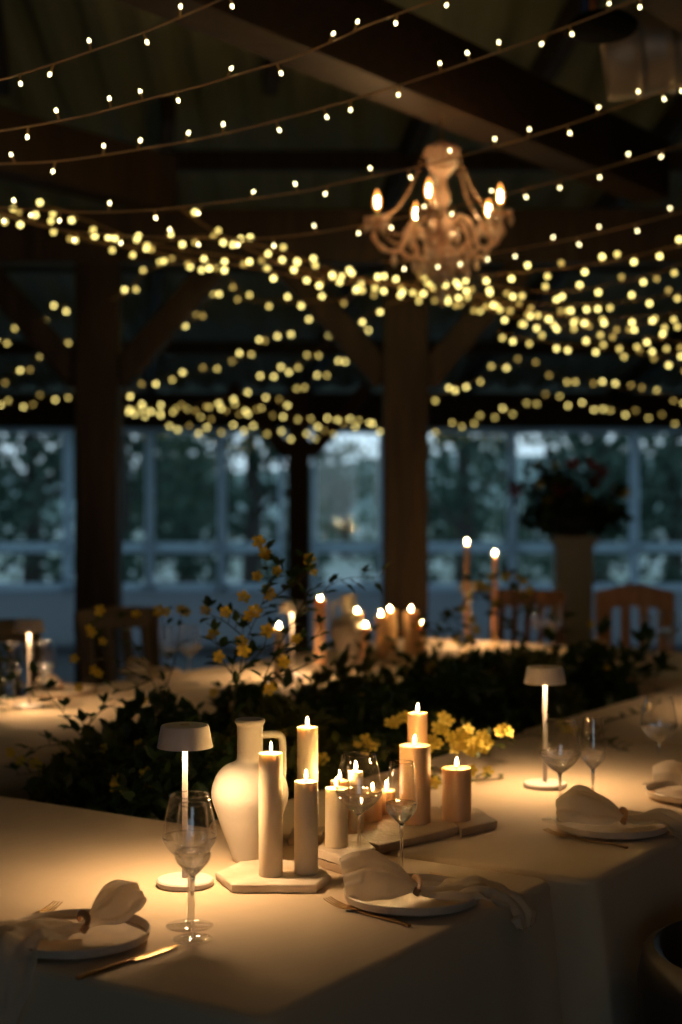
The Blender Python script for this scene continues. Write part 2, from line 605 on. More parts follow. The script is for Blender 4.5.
def cloth(name_label, table_label, s0, s1, t0, t1, free, seed):
    """free: set of sides whose skirt may billow: 's0','s1','t0','t1'"""
    cs, ct = (s0 + s1) / 2, (t0 + t1) / 2
    per = rrect(s0, s1, t0, t1, .035)
    n_ = len(per)
    vs_, fs_ = [], []
    rings = []

    def pos(p, off, z, lim=False):
        # outward offset
        dx, dy = 0, 0
        e = .05
        if p[0] < s0 + e: dx = -1
        if p[0] > s1 - e: dx = 1
        if p[1] < t0 + e: dy = -1
        if p[1] > t1 - e: dy = 1
        if lim:
            if dx < 0 and 's0' not in free or dx > 0 and 's1' not in free:
                dx = 0
            if dy < 0 and 't0' not in free or dy > 0 and 't1' not in free:
                dy = 0
        l_ = math.hypot(dx, dy) or 1
        q = ST(p[0] + dx / l_ * off, p[1] + dy / l_ * off, z)
        return q

    def side(p):
        d = {'s0': abs(p[0] - s0), 's1': abs(p[0] - s1), 't0': abs(p[1] - t0), 't1': abs(p[1] - t1)}
        return min(d, key=d.get)
    # top grid via scaled rings toward centre line
    levels = [('in', k_) for k_ in (0.0, .25, .5, .7, .85, .94)]
    for _, k_ in levels:
        row = []
        for p in per:
            q0, q1 = cs + (p[0] - cs) * k_, ct + (p[1] - ct) * k_
            z = TZ + .0012 * noise.noise(Vector((q0 * 5, q1 * 5, seed)))
            row.append(ST(q0, q1, z))
        rings.append(row)
    for a_ in (0, 20, 40, 60, 80):
        a_ = math.radians(a_)
        r_ = .016
        rings.append([pos(p, -r_ + r_ * math.sin(a_), TZ - r_ + r_ * math.cos(a_)) for p in per])
    for zi in range(1, 13):
        g_ = zi / 12
        z = TZ - .016 - (TZ - .025) * g_
        row = []
        for i_, p in enumerate(per):
            arcl = (p[0] - s0) + (p[1] - t0)
            fr = 1 if side(p) in free else 0
            if fr:
                dcor = min(abs(p[0] - s0) + abs(p[1] - t0), abs(p[0] - s1) + abs(p[1] - t0), abs(p[0] - s0) + abs(p[1] - t1), abs(p[0] - s1) + abs(p[1] - t1))
                fo_ = .5 + .5 * math.sin(arcl * 30 + 2.5 * noise.noise(Vector((arcl * 2.2, seed, 0))) + 1.2 * math.sin(arcl * 5 + seed))
                off = (g_ ** .8) * (.012 + .030 * fo_) + .05 * math.exp(-dcor / .07) * g_
            else:
                off = .0
            row.append(pos(p, off, z, True))
        rings.append(row)
    for row in rings:
        vs_ += row
    for j in range(len(rings) - 1):
        for i_ in range(n_):
            i2 = (i_ + 1) % n_
            fs_.append((j * n_ + i_, (j + 1) * n_ + i_, (j + 1) * n_ + i2, j * n_ + i2))
    base = ST(cs, ct, 0)
    inv = Matrix.Rotation(TH, 3, 'Z')
    vs_ = [inv @ (v - base) for v in vs_]
    o_ = MB().add(vs_, fs_).build('tablecloth', M['cloth'], loc=base, angle=60)
    o_.rotation_euler = (0, 0, -TH)
    bm = bmesh.new(); bm.from_mesh(o_.data)
    bmesh.ops.remove_doubles(bm, verts=bm.verts, dist=1e-5)
    bm.to_mesh(o_.data); bm.free()
    tag(o_, name_label, 'tablecloth', 'floor length tablecloths')
    # the table underneath
    e = empty('banquet_table', base, -TH, table_label, 'table', 'tables under the cloths')
    ws, wt = s1 - s0 - .03, t1 - t0 - .03
    MB().box((0, 0, TZ - .022), (wt, ws, .03)).build('tabletop', M['oakchair'], e, bevel=.004)
    for sx in (-1, 1):
        for sy in (-1, 1):
            MB().box((sx * (wt / 2 - .08), sy * (ws / 2 - .08), (TZ - .037) / 2), (.05, .05, TZ - .037)).build('leg', M['oakchair'], e, smooth=False)
    return o_


cloth('beige floor length tablecloth on the nearest table, its corner at the bottom of the picture', 'table under the nearest tablecloth', 0, .968, 0, 2.83, {'s0', 't0'}, 1)
cloth('beige tablecloth on the right hand table with the plate near its corner', 'table under the right hand tablecloth beside the seam', .992, 2.60, -.07, .90, {'t0'}, 2)
cloth('beige tablecloth farther along the right, between foliage and picture edge', 'table farther along the right arm', 2.612, 4.18, -.07, .92, {'t0'}, 3)
cloth('beige tablecloth across the far end in front of the wooden chairs', 'table across the far end', 4.195, 5.15, -.07, 2.83, {'s1', 't0'}, 4)
cloth('beige tablecloth on the left side behind the flowers, nearest part', 'table on the left side behind the flowers, nearest part', .992, 2.60, 1.85, 2.83, {'t1'}, 5)
cloth('beige tablecloth on the left side beside the dark slatted chair', 'table on the left side beside the dark slatted chair', 2.612, 4.18, 1.85, 2.83, {'t1'}, 6)

# ------------------------------------------------------------------ table lamps


def make_lamp():
    e = empty('table_lamp', cat='lamp', group='cordless table lamps')
    MB().lathe([(.002, 0), (.052, 0), (.055, .003), (.055, .010), (.052, .013), (.006, .0145)], 40).build('base', M['lamp'], e)
    MB().lathe([(.0062, .013), (.0058, .15), (.0052, .29)], 16).build('stem', M['lamp'], e)
    sh = MB()
    sh.lathe([(.002, .296), (.0440, .296), (.0515, .2665), (.0540, .2665), (.0468, .305), (.045, .3085), (.010, .3095), (.002, .3095)], 48)
    s_ = sh.build('lamp_shade', M['lamp'], e)
    MB().lathe([(.002, .3094), (.009, .3094), (.009, .3106), (.002, .3106)], 16).build('switch', M['gilt'], s_)
    MB().lathe([(.007, .2925), (.040, .2925), (.040, .2955), (.007, .2955)], 24).build('light_diffuser', M['led'], s_)
    l = bpy.data.lights.new('lamp_light', 'AREA')
    l.shape = 'DISK'
    l.size = .066
    l.energy = 2.35
    l.color = (1, .635, .325)
    lo = bpy.data.objects.new('lamp_light', l)
    COL.objects.link(lo)
    lo.parent = e
    lo.location = (0, 0, .2895)
    return e


lamp0 = make_lamp()
lamps = [(T(185, 885), 'ivory cordless table lamp nearest the camera, left of the white jug'),
         (T(545, 787), 'ivory cordless table lamp on the right, behind the pair of wine glasses'),
         (T(29, 708), 'ivory cordless table lamp far left beside wine glasses'),
         (ST(3.35, 2.32), 'distant table lamp half hidden behind yellow flowers, left of the far candles'),
         (ST(4.9, 2.35), 'distant table lamp at the far end, right of the far candles'),
         (ST(3.45, .35), 'table lamp farther along the right arm, outside the picture'),
         (ST(.50, 2.2), 'table lamp farther left on the nearest table, outside the picture')]
for i, (p, lab) in enumerate(lamps):
    o = lamp0 if i == 0 else copy_tree(lamp0)
    o.location = p
    o['label'] = lab

# ------------------------------------------------------------------ candles


def flame_mb(h=.018, r=.0030):
    prof = [(.0006, 0), (r * .75, h * .12), (r, h * .3), (r * .85, h * .5), (r * .45, h * .78), (.0004, h)]
    return MB().lathe(prof, 10)


FL = None


def candle(p, r, h, m, label, cat='candle', group='lit pillar candles', holder=False, seed=0):
    global FL
    e = empty('pillar_candle' if r > .014 else 'taper_candle', p, seed * 1.3, label, cat, group)
    n_ = 28
    prof = [(.002, 0), (r - .001, 0), (r, .002), (r, h * .5), (r * .995, h - .003), (r * .97, h), (r * .86, h - .001), (r * .6, h - .004), (.002, h - .0055)]
    if r < .014:
        prof = [(.002, 0), (r, 0), (r, h * .5), (r * .8, h - .01), (.002, h - .003)]
    MB().lathe(prof, n_).build('wax', m, e)
    MB().tube([(0, 0, h - .006), (.0005, 0, h + .003), (.0015, .0005, h + .008)], .0009, 6).build('wick', M['wick'], e)
    f = flame_mb().build('flame', M['flame'], e)
    f.location = (.0008, 0, h + .004)
    return e


ZS = .768
near = [
    (270.7, 875, ZS, .0232, .236, 'wax', 'tall ivory pillar candle standing in front of the white jug'),
    (306, 872.5, ZS, .0232, .178, 'wax', 'mid height ivory pillar candle on the front stone slab, right of the tallest one'),
    (307.5, 833, ZS, .0230, .230, 'wax', 'tall beige candle directly behind the mid height candle on the front slab'),
    (336.5, 846, .790, .0234, .118, 'wax', 'short pale candle on the stacked slabs left of the large wine glass'),
    (339.5, 826, .790, .0200, .098, 'wax_old', 'small candle mostly hidden behind the short pale candle on the stack'),
    (355.5, 832, .770, .0170, .132, 'wax', 'thin pale candle seen through the large central wine glass'),
    (372.5, 820, .770, .0210, .062, 'wax_old', 'short glowing candle seen through the right side of the central wine glass'),
    (387, 812, .770, .0190, .050, 'wax_old', 'short candle between the central wine glass and the slim glass'),
    (415, 822, .770, .0350, .172, 'wax_old', 'thick tall pillar candle in the middle, right of the slim glass'),
    (417.5, 808, .770, .0235, .222, 'wax_old', 'slender tall candle rising behind the thick central pillar candle'),
    (456.5, 819, .770, .0330, .116, 'wax_old', 'short thick beige candle at the right end of the stone slabs'),
]
for i, (u, v, z, r, h, m_, lab) in enumerate(near):
    candle(T(u, v, z), r, h, M[m_], lab, seed=i)

# stone slabs ---------------------------------------------------------------------


def slab(poly, z0, h, m, label, seed=0):
    r_ = random.Random(seed)
    c = sum((Vector(p) for p in poly), Vector((0, 0, 0))) / len(poly)
    e = MB()
    # subdivide outline with slight chips
    pts = []
    for i_ in range(len(poly)):
        a, b = Vector(poly[i_]), Vector(poly[(i_ + 1) % len(poly)])
        nn = 6
        for k_ in range(nn):
            q = a.lerp(b, k_ / nn)
            pts.append(Vector((q.x + r_.uniform(-.0012, .0012), q.y + r_.uniform(-.0012, .0012), 0)))
    n_ = len(pts)
    base = Vector((c.x, c.y, z0))
    vs_ = []
    for zz, ins in ((0, .002), (.002, 0), (h * .5, -.0005), (h - .002, 0), (h, .0025)):
        for q in pts:
            d = (q - Vector((c.x, c.y, 0)))
            l_ = d.length
            q2 = Vector((c.x, c.y, 0)) + d * ((l_ - ins + r_.uniform(-.0006, .0006)) / l_)
            vs_.append((q2.x - c.x, q2.y - c.y, zz))
    fs_ = []
    for j in range(4):
        for i_ in range(n_):
            i2 = (i_ + 1) % n_
            fs_.append((j * n_ + i_, j * n_ + i2, (j + 1) * n_ + i2, (j + 1) * n_ + i_))
    fs_.append(tuple(reversed(range(n_))))
    fs_.append(tuple(4 * n_ + k_ for k_ in range(n_)))
    o_ = e.add(vs_, fs_).build('stone_slab', m, loc=base)
    return tag(o_, label, 'slab', 'stone slabs under the candles')


def TP(lst, z):
    return [T(u, v, z) - Vector((0, 0, z)) for u, v in lst]


slab(TP([(232, 884), (316, 884), (330, 874), (318, 862), (268, 858), (240, 861), (216, 872)], ZS), TZ + .001, ZS - TZ - .0015, M['marble'], 'pale cut cornered stone slab under the two front candles', 1)
slab(TP([(342, 866), (380, 856), (362, 836), (322, 842), (318, 858)], .769), TZ + .001, .0185, M['marble2'], 'lower tan slab of the two slab stack left of the central glass', 2)
slab(TP([(342, 856), (375, 847), (360, 833), (330, 836), (316, 848)], .790), .7700, .0195, M['marble'], 'upper pale slab of the stack carrying the short candle', 3)
slab(TP([(380, 845), (459, 826), (437, 806), (376, 812), (347, 828), (350, 838)], .7695), TZ + .001, .0185, M['marble2'], 'long tan stone slab under the thick central pillar candle', 4)
slab(TP([(461.5, 829), (497, 820), (478, 808), (441, 805.5)], .7695), TZ + .001, .0185, M['marble2'], 'small tan stone slab at the right end under the short thick candle', 5)
slab(TP([(288, 838), (322, 835), (326, 826), (292, 828)], .768), TZ + .001, .017, M['marble2'], 'small stone slab hidden behind the front candles', 6)

# ------------------------------------------------------------------ jugs


def jug(p, sc, rz, label):
    e = empty('ceramic_jug', p, rz, label, 'jug', 'white ceramic jugs')
    e.scale = (sc, sc, sc)
    prof = [(.002, 0), (.034, 0), (.038, .004), (.046, .030), (.060, .068), (.073, .105), (.0830, .138), (.0800, .165), (.070, .188), (.054, .204), (.036, .212),
            (.0295, .218), (.0280, .228), (.0280, .285), (.0290, .292), (.0325, .298), (.0325, .303), (.0295, .305), (.0245, .303), (.0235, .29), (.0235, .225), (.03, .20), (.002, .19)]
    prof = [(max(v.x, .002), v.z) for v in spline([(r, 0, z) for r, z in prof[1:]], 3)]
    MB().lathe([(.002, 0)] + prof, 64).build('body', M['vase'], e, angle=70)
    pts = spline([(.024, 0, .270), (.044, 0, .272), (.060, 0, .271), (.0685, 0, .264), (.0705, 0, .245), (.0705, 0, .22), (.071, 0, .195), (.067, 0, .165)], 6)
    MB().tube(pts, .0088, 12, flat=.9).build('handle', M['vase'], e)
    return e


jug(T(250, 860.5), .955, 0, 'white ceramic jug with square handle beside the nearest lamp')

# ------------------------------------------------------------------ glasses


def make_glass(kind):
    e = empty('wine_glass' if kind == 'wine' else 'slim_wine_glass', cat='glass')
    if kind == 'wine':
        out = [(.0035, .108), (.008, .111), (.020, .119), (.036, .134), (.0455, .148), (.0478, .155), (.0470, .164), (.0430, .188), (.0375, .213), (.0335, .229)]
        fr = .0415
    else:
        out = [(.0035, .106), (.007, .110), (.016, .119), (.0265, .131), (.0302, .141), (.0306, .149), (.0290, .172), (.0262, .200), (.0230, .229)]
        fr = .0345
    inn = [(r - .0011, z + (.003 if i_ < 3 else .0008)) for i_, (r, z) in enumerate(out) if r > .006][::-1]
    inn[0] = (out[-1][0] - .0010, .229)
    o1 = spline([(r, 0, z) for r, z in out], 4)
    o2 = spline([(r, 0, z) for r, z in inn], 4)
    prof = [(v.x, v.z) for v in o1] + [(v.x, v.z) for v in o2] + [(.0005, inn[-1][1] - .001)]
    cut = out[5][1] + .002
    up_ = [v for v in o1 if v.z > cut] + [v for v in o2 if v.z > cut]
    lo_ = [v for v in o1 if v.z <= cut + .001] + [v for v in o2 if v.z <= cut + .001]
    MB().lathe([(v.x, v.z) for v in up_] + [(up_[0].x, up_[0].z)], 48, caps=False).build('bowl', M['glass'], e, angle=80)
    MB().lathe([(.0005, out[0][1])] + [(v.x, v.z) for v in lo_] + [(.0005, inn[-1][1] - .001)], 48, caps=False).build('bowl_base', M['glass_low'], e, angle=80)
    rt = MB()
    rr = out[-1][0] - .0006
    rt.tube([(rr * math.cos(2 * PI * k_ / 48), rr * math.sin(2 * PI * k_ / 48), .2293) for k_ in range(49)], .0010, 6, caps=False)
    rt.build('rim', M['crystal_glass'], e)
    st = [(.0045, .0045), (.0036, .02), (.0032, .06), (.0034, .098), (.0045, .107), (.0085, .1125), (.0125, .1165), (.010, .1175), (.003, .1180)]
    MB().lathe(st, 16).build('stem', M['crystal_glass'], e, angle=80)
    ft = [(.002, 0), (fr - .001, 0), (fr, .0008), (fr - .001, .0017), (.014, .0030), (.0045, .0060), (.003, .0062)]
    MB().lathe(ft, 48).build('foot', M['glass'], e, angle=80)
    return e


gw, gs = make_glass('wine'), make_glass('slim')
GL = [('w', T(189.5, 926), 'large wine glass at the front left, just behind the slim one'),
      ('s', T(192.7, 939.5), 'slim wine glass at the front left, nearest the camera'),
      ('w', T(359, 868), 'large wine glass at the centre with a candle seen through it'),
      ('s', T(401.5, 879), 'slim wine glass at the centre in front of the thick candle'),
      ('w', T(560, 820.5), 'large wine glass on the right in front of the second lamp'),
      ('s', T(593, 815), 'slim wine glass on the right behind the right napkin'),
      ('w', T(659, 785), 'large wine glass near the right edge above the farther napkin'),
      ('s', T(694, 783), 'slim wine glass cut by the right picture edge'),
      ('w', T(43, 707), 'large wine glass far left, just right of the far lamp'),
      ('s', T(14, 709), 'slim wine glass far left, just left of the far lamp'),
      ('w', T(189, 684), 'large distant wine glass in front of the dark slatted chair'),
      ('s', T(168, 686), 'slim distant wine glass in front of the dark slatted chair'),
      ('w', T(669, 664), 'large distant wine glass in front of the light oak chair'),
      ('s', T(648, 668), 'slim distant wine glass left of the light oak chair glass'),
      ('w', T(553, 655), 'large distant wine glass between the two far chairs'),
      ('s', T(538, 652), 'slim distant wine glass beside the walnut chair')]
uw = us = False
for k, p, lab in GL:
    if k == 'w':
        o = copy_tree(gw) if uw else gw
        uw = True
        o['group'] = 'large wine glasses'
    else:
        o = copy_tree(gs) if us else gs
        us = True
        o['group'] = 'slim wine glasses'
    o.location = p
    o['label'] = lab

# ------------------------------------------------------------------ plates, napkins, cutlery
plate_prof = [(.002, .003), (.060, .003), (.064, 0), (.070, 0), (.074, .003), (.116, .006), (.1245, .010), (.1265, .022), (.1250, .0235), (.1225, .022), (.1195, .0115), (.112, .009), (.002, .008)]


def make_plate():
    o_ = MB().lathe(plate_prof, 72).build('dinner_plate', M['plate'], angle=50)
    tag(o_, None, 'plate', 'stoneware dinner plates')
    return o_


plate0 = make_plate()
P1 = T(75, 943)
P2 = T(412, 903)
P3 = T(612, 831)
P4 = T(697, 799)
P5 = T(62, 694)
P6 = T(150, 676)
P7 = T(610, 655)
plates = [(P1, 'stoneware plate under a napkin at the front left corner'), (P2, 'stoneware plate under the central napkin, behind the fork'),
          (P3, 'stoneware plate under the right hand napkin'), (P4, 'stoneware plate under the farther napkin at the right edge'),
          (P5, 'distant plate on the left table beside the far lamp'), (P6, 'distant plate in front of the dark slatted chair'),
          (P7, 'distant plate in front of the light oak chair')]
for i, (p, lab) in enumerate(plates):
    o = plate0 if i == 0 else plate0.copy()
    if i:
        COL.objects.link(o)
    o.location = p + Vector((0, 0, .0006))
    o['label'] = lab


def napkin(center, path, label, seed, ringpos, ringdir, nv=56):
    """path: (x,y,z, halfwidth, arch, pleat) from fan end to tail, relative to centre"""
    r_ = random.Random(seed)
    e = empty('napkin', center, 0, label, 'napkin', 'gauze napkins')
    C = spline([p[:3] for p in path], 10)
    Wd = spline([p[3:6] for p in path], 10)
    Rl = [v.x for v in spline([((p[6] if len(p) > 6 else 0), 0, 0) for p in path], 10)]
    n_ = len(C)
    vs_, fs_ = [], []
    for i_ in range(n_):
        t_ = (C[min(i_ + 1, n_ - 1)] - C[max(i_ - 1, 0)])
        th = Vector((t_.x, t_.y, 0))
        if th.length < .3 * t_.length:
            th = Vector((lx, ly, 0))
        th.normalize()
        lx, ly = th.x, th.y
        sd = Vector((-th.y, th.x, 0))
        tn = t_.normalized()
        ro = Rl[i_]
        if ro:
            sd = (sd * math.cos(ro) + Vector((0, 0, 1)) * math.sin(ro))
        nrm = sd.cross(tn) * -1
        if nrm.z < 0 and abs(nrm.z) > .3:
            nrm = -nrm
        hw, arch, pl = Wd[i_]
        for k_ in range(nv + 1):
            v_ = -1 + 2 * k_ / nv
            ph = seed * 1.7
            fold = math.sin(v_ * 6.5 + ph + 1.4 * math.sin(i_ * .09 + seed)) + .6 * math.sin(v_ * 13 + 2 * ph + i_ * .05)
            fine = noise.noise(Vector((v_ * 3, i_ * .12, seed * 3)))
            edge = noise.noise(Vector((seed, i_ * .1, v_ > 0)))
            off = arch * (1 - v_ * v_) + pl * (fold * .6 + fine)
            ww_ = hw * (1 + .12 * edge)
            endrag = 0
            if i_ == n_ - 1:
                endrag = .012 * noise.noise(Vector((v_ * 4, seed, 5)))
            q = C[i_] + sd * (ww_ * v_) + nrm * off + tn * endrag
            vs_.append(q)
    for i_ in range(n_ - 1):
        for k_ in range(nv):
            a = i_ * (nv + 1) + k_
            fs_.append((a, a + 1, a + nv + 2, a + nv + 1))
    MB().add(vs_, fs_).build('cloth', M['napkin'], e, solid=.0012, angle=80)
    # leather loop ring
    rp = Vector(ringpos)
    dr = Vector(ringdir).normalized()
    up = Vector((0, 0, 1))
    sdv = dr.cross(up).normalized()
    pts = []
    for k_ in range(25):
        a = 2 * PI * k_ / 24
        pts.append(rp + sdv * math.cos(a) * .022 + up * math.sin(a) * .015 + dr * .004 * math.sin(2 * a))
    MB().tube(pts, .0065, 8, flat=.4, caps=False).build('napkin_ring', M['brown_ring'], e)
    return e


def flat(path, g=.010):
    return path


napkin(P2, [(-.128, -.010, .050, .048, .010, .006, .62), (-.095, -.004, .056, .060, .016, .008, .60), (-.055, .0, .050, .056, .018, .008, .52), (-.020, -.004, .036, .034, .016, .006, .35),
            (.008, -.008, .026, .014, .010, .002), (.030, -.010, .020, .026, .008, .005), (.070, -.006, .020, .056, .006, .010), (.120, .004, .028, .070, .004, .010), (.155, .004, .020, .066, .002, .008),
            (.186, .000, .006, .058, .001, .006), (.204, -.006, -.014, .046, .001, .004), (.210, -.012, -.040, .026, .001, .002)],
       'white gauze napkin with brown loop ring on the central plate', 3, (.008, -.008, .034), (1, .1, 0))
napkin(P3, [(-.112, .020, .042, .036, .022, .005, .4), (-.088, .014, .054, .058, .030, .007, .5), (-.045, .006, .050, .058, .030, .007, .5), (.0, 0, .036, .034, .018, .005, .3), (.022, -.004, .026, .014, .010, .002),
            (.048, -.006, .022, .034, .008, .006), (.092, -.010, .028, .062, .004, .009), (.122, -.022, .028, .066, .002, .009), (.150, -.038, .008, .062, .002, .006), (.172, -.050, -.018, .058, .001, .005),
            (.186, -.056, -.06, .052, .001, .006), (.192, -.060, -.10, .040, .001, .005)],
       'beige gauze napkin spilling over the edge of the right hand table', 5, (.024, -.004, .034), (1, 0, 0))
napkin(P1, [(.100, .050, .072, .032, .014, .005, -.3), (.080, .036, .066, .046, .022, .006, -.4), (.052, .016, .048, .044, .022, .006, -.3), (.030, .004, .034, .022, .014, .003), (.012, -.004, .026, .013, .010, .002),
            (-.012, -.012, .024, .034, .010, .007), (-.048, -.030, .026, .062, .008, .012), (-.080, -.058, .032, .070, .008, .013), (-.098, -.088, .034, .070, .006, .012), (-.104, -.120, .022, .066, .004, .010),
            (-.104, -.140, -.010, .060, .002, .009), (-.102, -.148, -.05, .050, .002, .008), (-.098, -.152, -.098, .028, .002, .004)],
       'sheer gauze napkin hanging off the front left table edge', 8, (.014, -.004, .036), (.9, .4, 0))
napkin(P4, [(-.100, .030, .050, .040, .024, .005), (-.06, .02, .054, .050, .034, .006), (-.03, .01, .040, .040, .026, .005), (.0, 0, .030, .016, .012, .003), (.04, -.004, .022, .040, .005, .005),
            (.10, -.012, .026, .056, .002, .005), (.14, -.03, .008, .05, .002, .004), (.155, -.04, -.04, .046, .001, .004)],
       'white gauze napkin on the farther plate at the right edge', 11, (.0, 0, .034), (1, 0, 0))
for i, (pp, lab) in enumerate(((P5, 'distant folded napkin on the left table by the far lamp'), (P6, 'distant napkin in front of the dark slatted chair'), (P7, 'distant napkin in front of the light oak chair'))):
    napkin(pp, [(-.09, .02, .040, .04, .02, .004), (-.05, .01, .046, .046, .026, .005), (0, 0, .028, .014, .012, .002), (.05, 0, .020, .044, .005, .004), (.11, -.01, .026, .05, .002, .004)],
           lab, 14 + i, (0, 0, .032), (1, 0, 0), nv=28)


def fork_mesh(name):
    m_ = MB()
    L = .205
    pts = spline([(.075, 0, .006), (.09, 0, .003), (.13, 0, .0025), (.17, 0, .004), (L, 0, .002)], 5)
    rs = [.0022 + .0022 * (i_ / len(pts)) for i_ in range(len(pts))]
    m_.tube(pts, rs, 10, flat=.6)
    # head
    for k_ in range(4):
        y = (k_ - 1.5) * .0064
        m_.tube(spline([(0, y * .95, .013), (.02, y, .0075), (.045, y, .0045), (.052, y * .9, .0045)], 4), [.0009] * 4 + [.0013] * 8 + [.0015], 6)
    head = [(.046, .0108), (.056, .0105), (.066, .0075), (.073, .004), (.080, .0025)]
    vs_ = []
    for x, hw in head:
        z = .0045 + (x - .046) * .06
        for yy, dz in ((-1, 0), (-.5, -.0006), (0, -.0008), (.5, -.0006), (1, 0)):
            vs_.append((x, yy * hw, z + dz))
    for x, hw in head:
        z = .0045 + (x - .046) * .06 + .0016
        for yy, dz in ((-1, 0), (-.5, -.0006), (0, -.0008), (.5, -.0006), (1, 0)):
            vs_.append((x, yy * hw, z + dz))
    fs_ = []
    for i_ in range(4):
        for k_ in range(4):
            a = i_ * 5 + k_
            fs_.append((a, a + 1, a + 6, a + 5))
            a += 25
            fs_.append((a, a + 5, a + 6, a + 1))
    for i_ in range(4):
        for k_ in (0, 4):
            a = i_ * 5 + k_
            fs_.append((a, a + 5, a + 30, a + 25))
    m_.add(vs_, fs_)
    return m_.build(name, M['gold'])


def knife_mesh(name):
    m_ = MB()
    L = .225
    prof = [(0, .0008), (.006, .006), (.03, .0095), (.08, .0098), (.104, .0085), (.110, .0035), (.125, .0038), (.17, .0048), (.215, .0052), (L, .003)]
    vs_ = []
    for x, hw in prof:
        th = .0008 if x < .105 else .0028
        for y, z in ((-hw, .0), (-hw * .6, th), (hw * .6, th), (hw, 0), (hw * .6, -th), (-hw * .6, -th)):
            vs_.append((x, y, z + .0032))
    fs_ = [tuple(range(6))]
    for i_ in range(len(prof) - 1):
        for k_ in range(6):
            a = i_ * 6 + k_
            b = i_ * 6 + (k_ + 1) % 6
            fs_.append((a, b, b + 6, a + 6))
    fs_.append(tuple(reversed([(len(prof) - 1) * 6 + k_ for k_ in range(6)])))
    return m_.add(vs_, fs_).build(name, M['gold'], angle=50)


fork0, knife0 = fork_mesh('fork'), knife_mesh('table_knife')


def lay(o, a, b, label, cat, group):
    """origin (tip) at a pointing to b"""
    o.location = a + Vector((0, 0, .0008))
    o.rotation_euler = (0, 0, math.atan2(b.y - a.y, b.x - a.x))
    tag(o, label, cat, group)


def dupm(o):
    c = o.copy()
    COL.objects.link(c)
    return c


lay(fork0, T(327, 905), T(431, 933), 'brass fork lying in front of the central plate', 'fork', 'brass forks')
lay(dupm(fork0), T(545, 835), T(640, 851), 'brass fork in front of the right hand plate', 'fork', 'brass forks')
lay(dupm(fork0), T(58, 909), T(2, 933), 'brass fork behind the front left plate', 'fork', 'brass forks')
lay(dupm(fork0), T(648, 796), T(700, 812), 'brass fork beside the farther napkin at the right edge', 'fork', 'brass forks')
lay(knife0, T(177, 947), T(88, 977), 'brass knife on the front left of the nearest table', 'knife', 'brass knives')
lay(dupm(knife0), T(430, 874), T(508, 899), 'brass knife whose end shows right of the central napkin', 'knife', 'brass knives')

# ------------------------------------------------------------------ chairs


def make_chair(m, name='dining_chair', crest=.03, slats=4):
    e = empty(name, cat='chair')
    W, D, SH, H = .42, .42, .45, .96
    s_ = MB().box((0, 0, SH - .018), (W, D, .036)).build('seat', m, e, bevel=.012)
    for sx in (-1, 1):
        MB().bar((sx * .18, -D / 2 + .03, 0), (sx * .18, -D / 2 + .03, SH - .036), .038, .038, up=Vector((0, 1, 0))).build('leg', m, e, bevel=.004)
        b = MB().tube(spline([(sx * .185, D / 2 + .02, 0), (sx * .185, D / 2 - .015, SH * .6), (sx * .19, D / 2 - .01, SH), (sx * .195, D / 2 + .05, H - .05)], 5), .021, 8)
        b.build('leg', m, e)
    # crest rail with arched top
    vs_, fs_ = [], []
    nn = 16
    for i_ in range(nn + 1):
        x = -.215 + .43 * i_ / nn
        k_ = abs(x) / .215
        top = H + crest * (math.cos(k_ * PI) * .5 + .5) - .012 * (k_ > .93)
        bot = H - .095 + .008 * math.cos(k_ * PI)
        for z, yy in ((bot, -.012), (top, -.010), (top, .012), (bot, .012)):
            vs_.append((x, D / 2 + .045 + yy - .02 * (1 - k_ * k_) * -1, z))
    for i_ in range(nn):
        for k_ in range(4):
            a = i_ * 4 + k_
            b_ = i_ * 4 + (k_ + 1) % 4
            fs_.append((a, b_, b_ + 4, a + 4))
    fs_ += [(3, 2, 1, 0), tuple(nn * 4 + q for q in range(4))]
    MB().add(vs_, fs_).build('crest_rail', m, e, angle=40)
    MB().bar((-.18, D / 2 + .0, SH + .10), (.18, D / 2 + .0, SH + .10), .022, .045).build('lower_rail', m, e, bevel=.004)
    for i_ in range(slats):
        x = (i_ - (slats - 1) / 2) * .30 / (slats - 1) * (1 if slats < 5 else .98)
        MB().tube(spline([(x, D / 2 + .002, SH + .12), (x, D / 2 + .028, SH + .28), (x, D / 2 + .055, H - .08)], 4), (.027 if slats < 5 else .020) * .35, 8, flat=2.86).build('slat', m, e)
    for sx in (-1, 1):
        MB().bar((sx * .18, -D / 2 + .05, .2), (sx * .18, D / 2 - .02, .2), .02, .03).build('stretcher', m, e)
    return e


c = make_chair(M['oakchair'], crest=.035)
c.location = (P(637, 0, 8.25).x, 8.25, 0); c.rotation_euler = (0, 0, math.radians(-8))
tag(c, 'light oak slat back chair at the far table, near the right edge', 'chair', 'dining chairs')
c = make_chair(M['chair'], crest=.0, slats=5)
c.location = (P(517, 0, 8.35).x, 8.35, 0); c.rotation_euler = (0, 0, math.radians(-20))
tag(c, 'dark walnut slat back chair at the far table behind the taper candles', 'chair', 'dining chairs')
c = make_chair(M['darkchair'], crest=.01)
c.location = (P(143, 0, 7.0).x, 7.0, 0); c.rotation_euler = (0, 0, math.radians(35))
tag(c, 'dark slat back chair on the left, just right of the thick post', 'chair', 'dining chairs')
c = copy_tree(c)
c.location = (P(62, 0, 6.3).x - .05, 6.35, 0); c.rotation_euler = (0, 0, math.radians(60))
tag(c, 'dark slat back chair on the left, in front of the thick left post', 'chair', 'dining chairs')
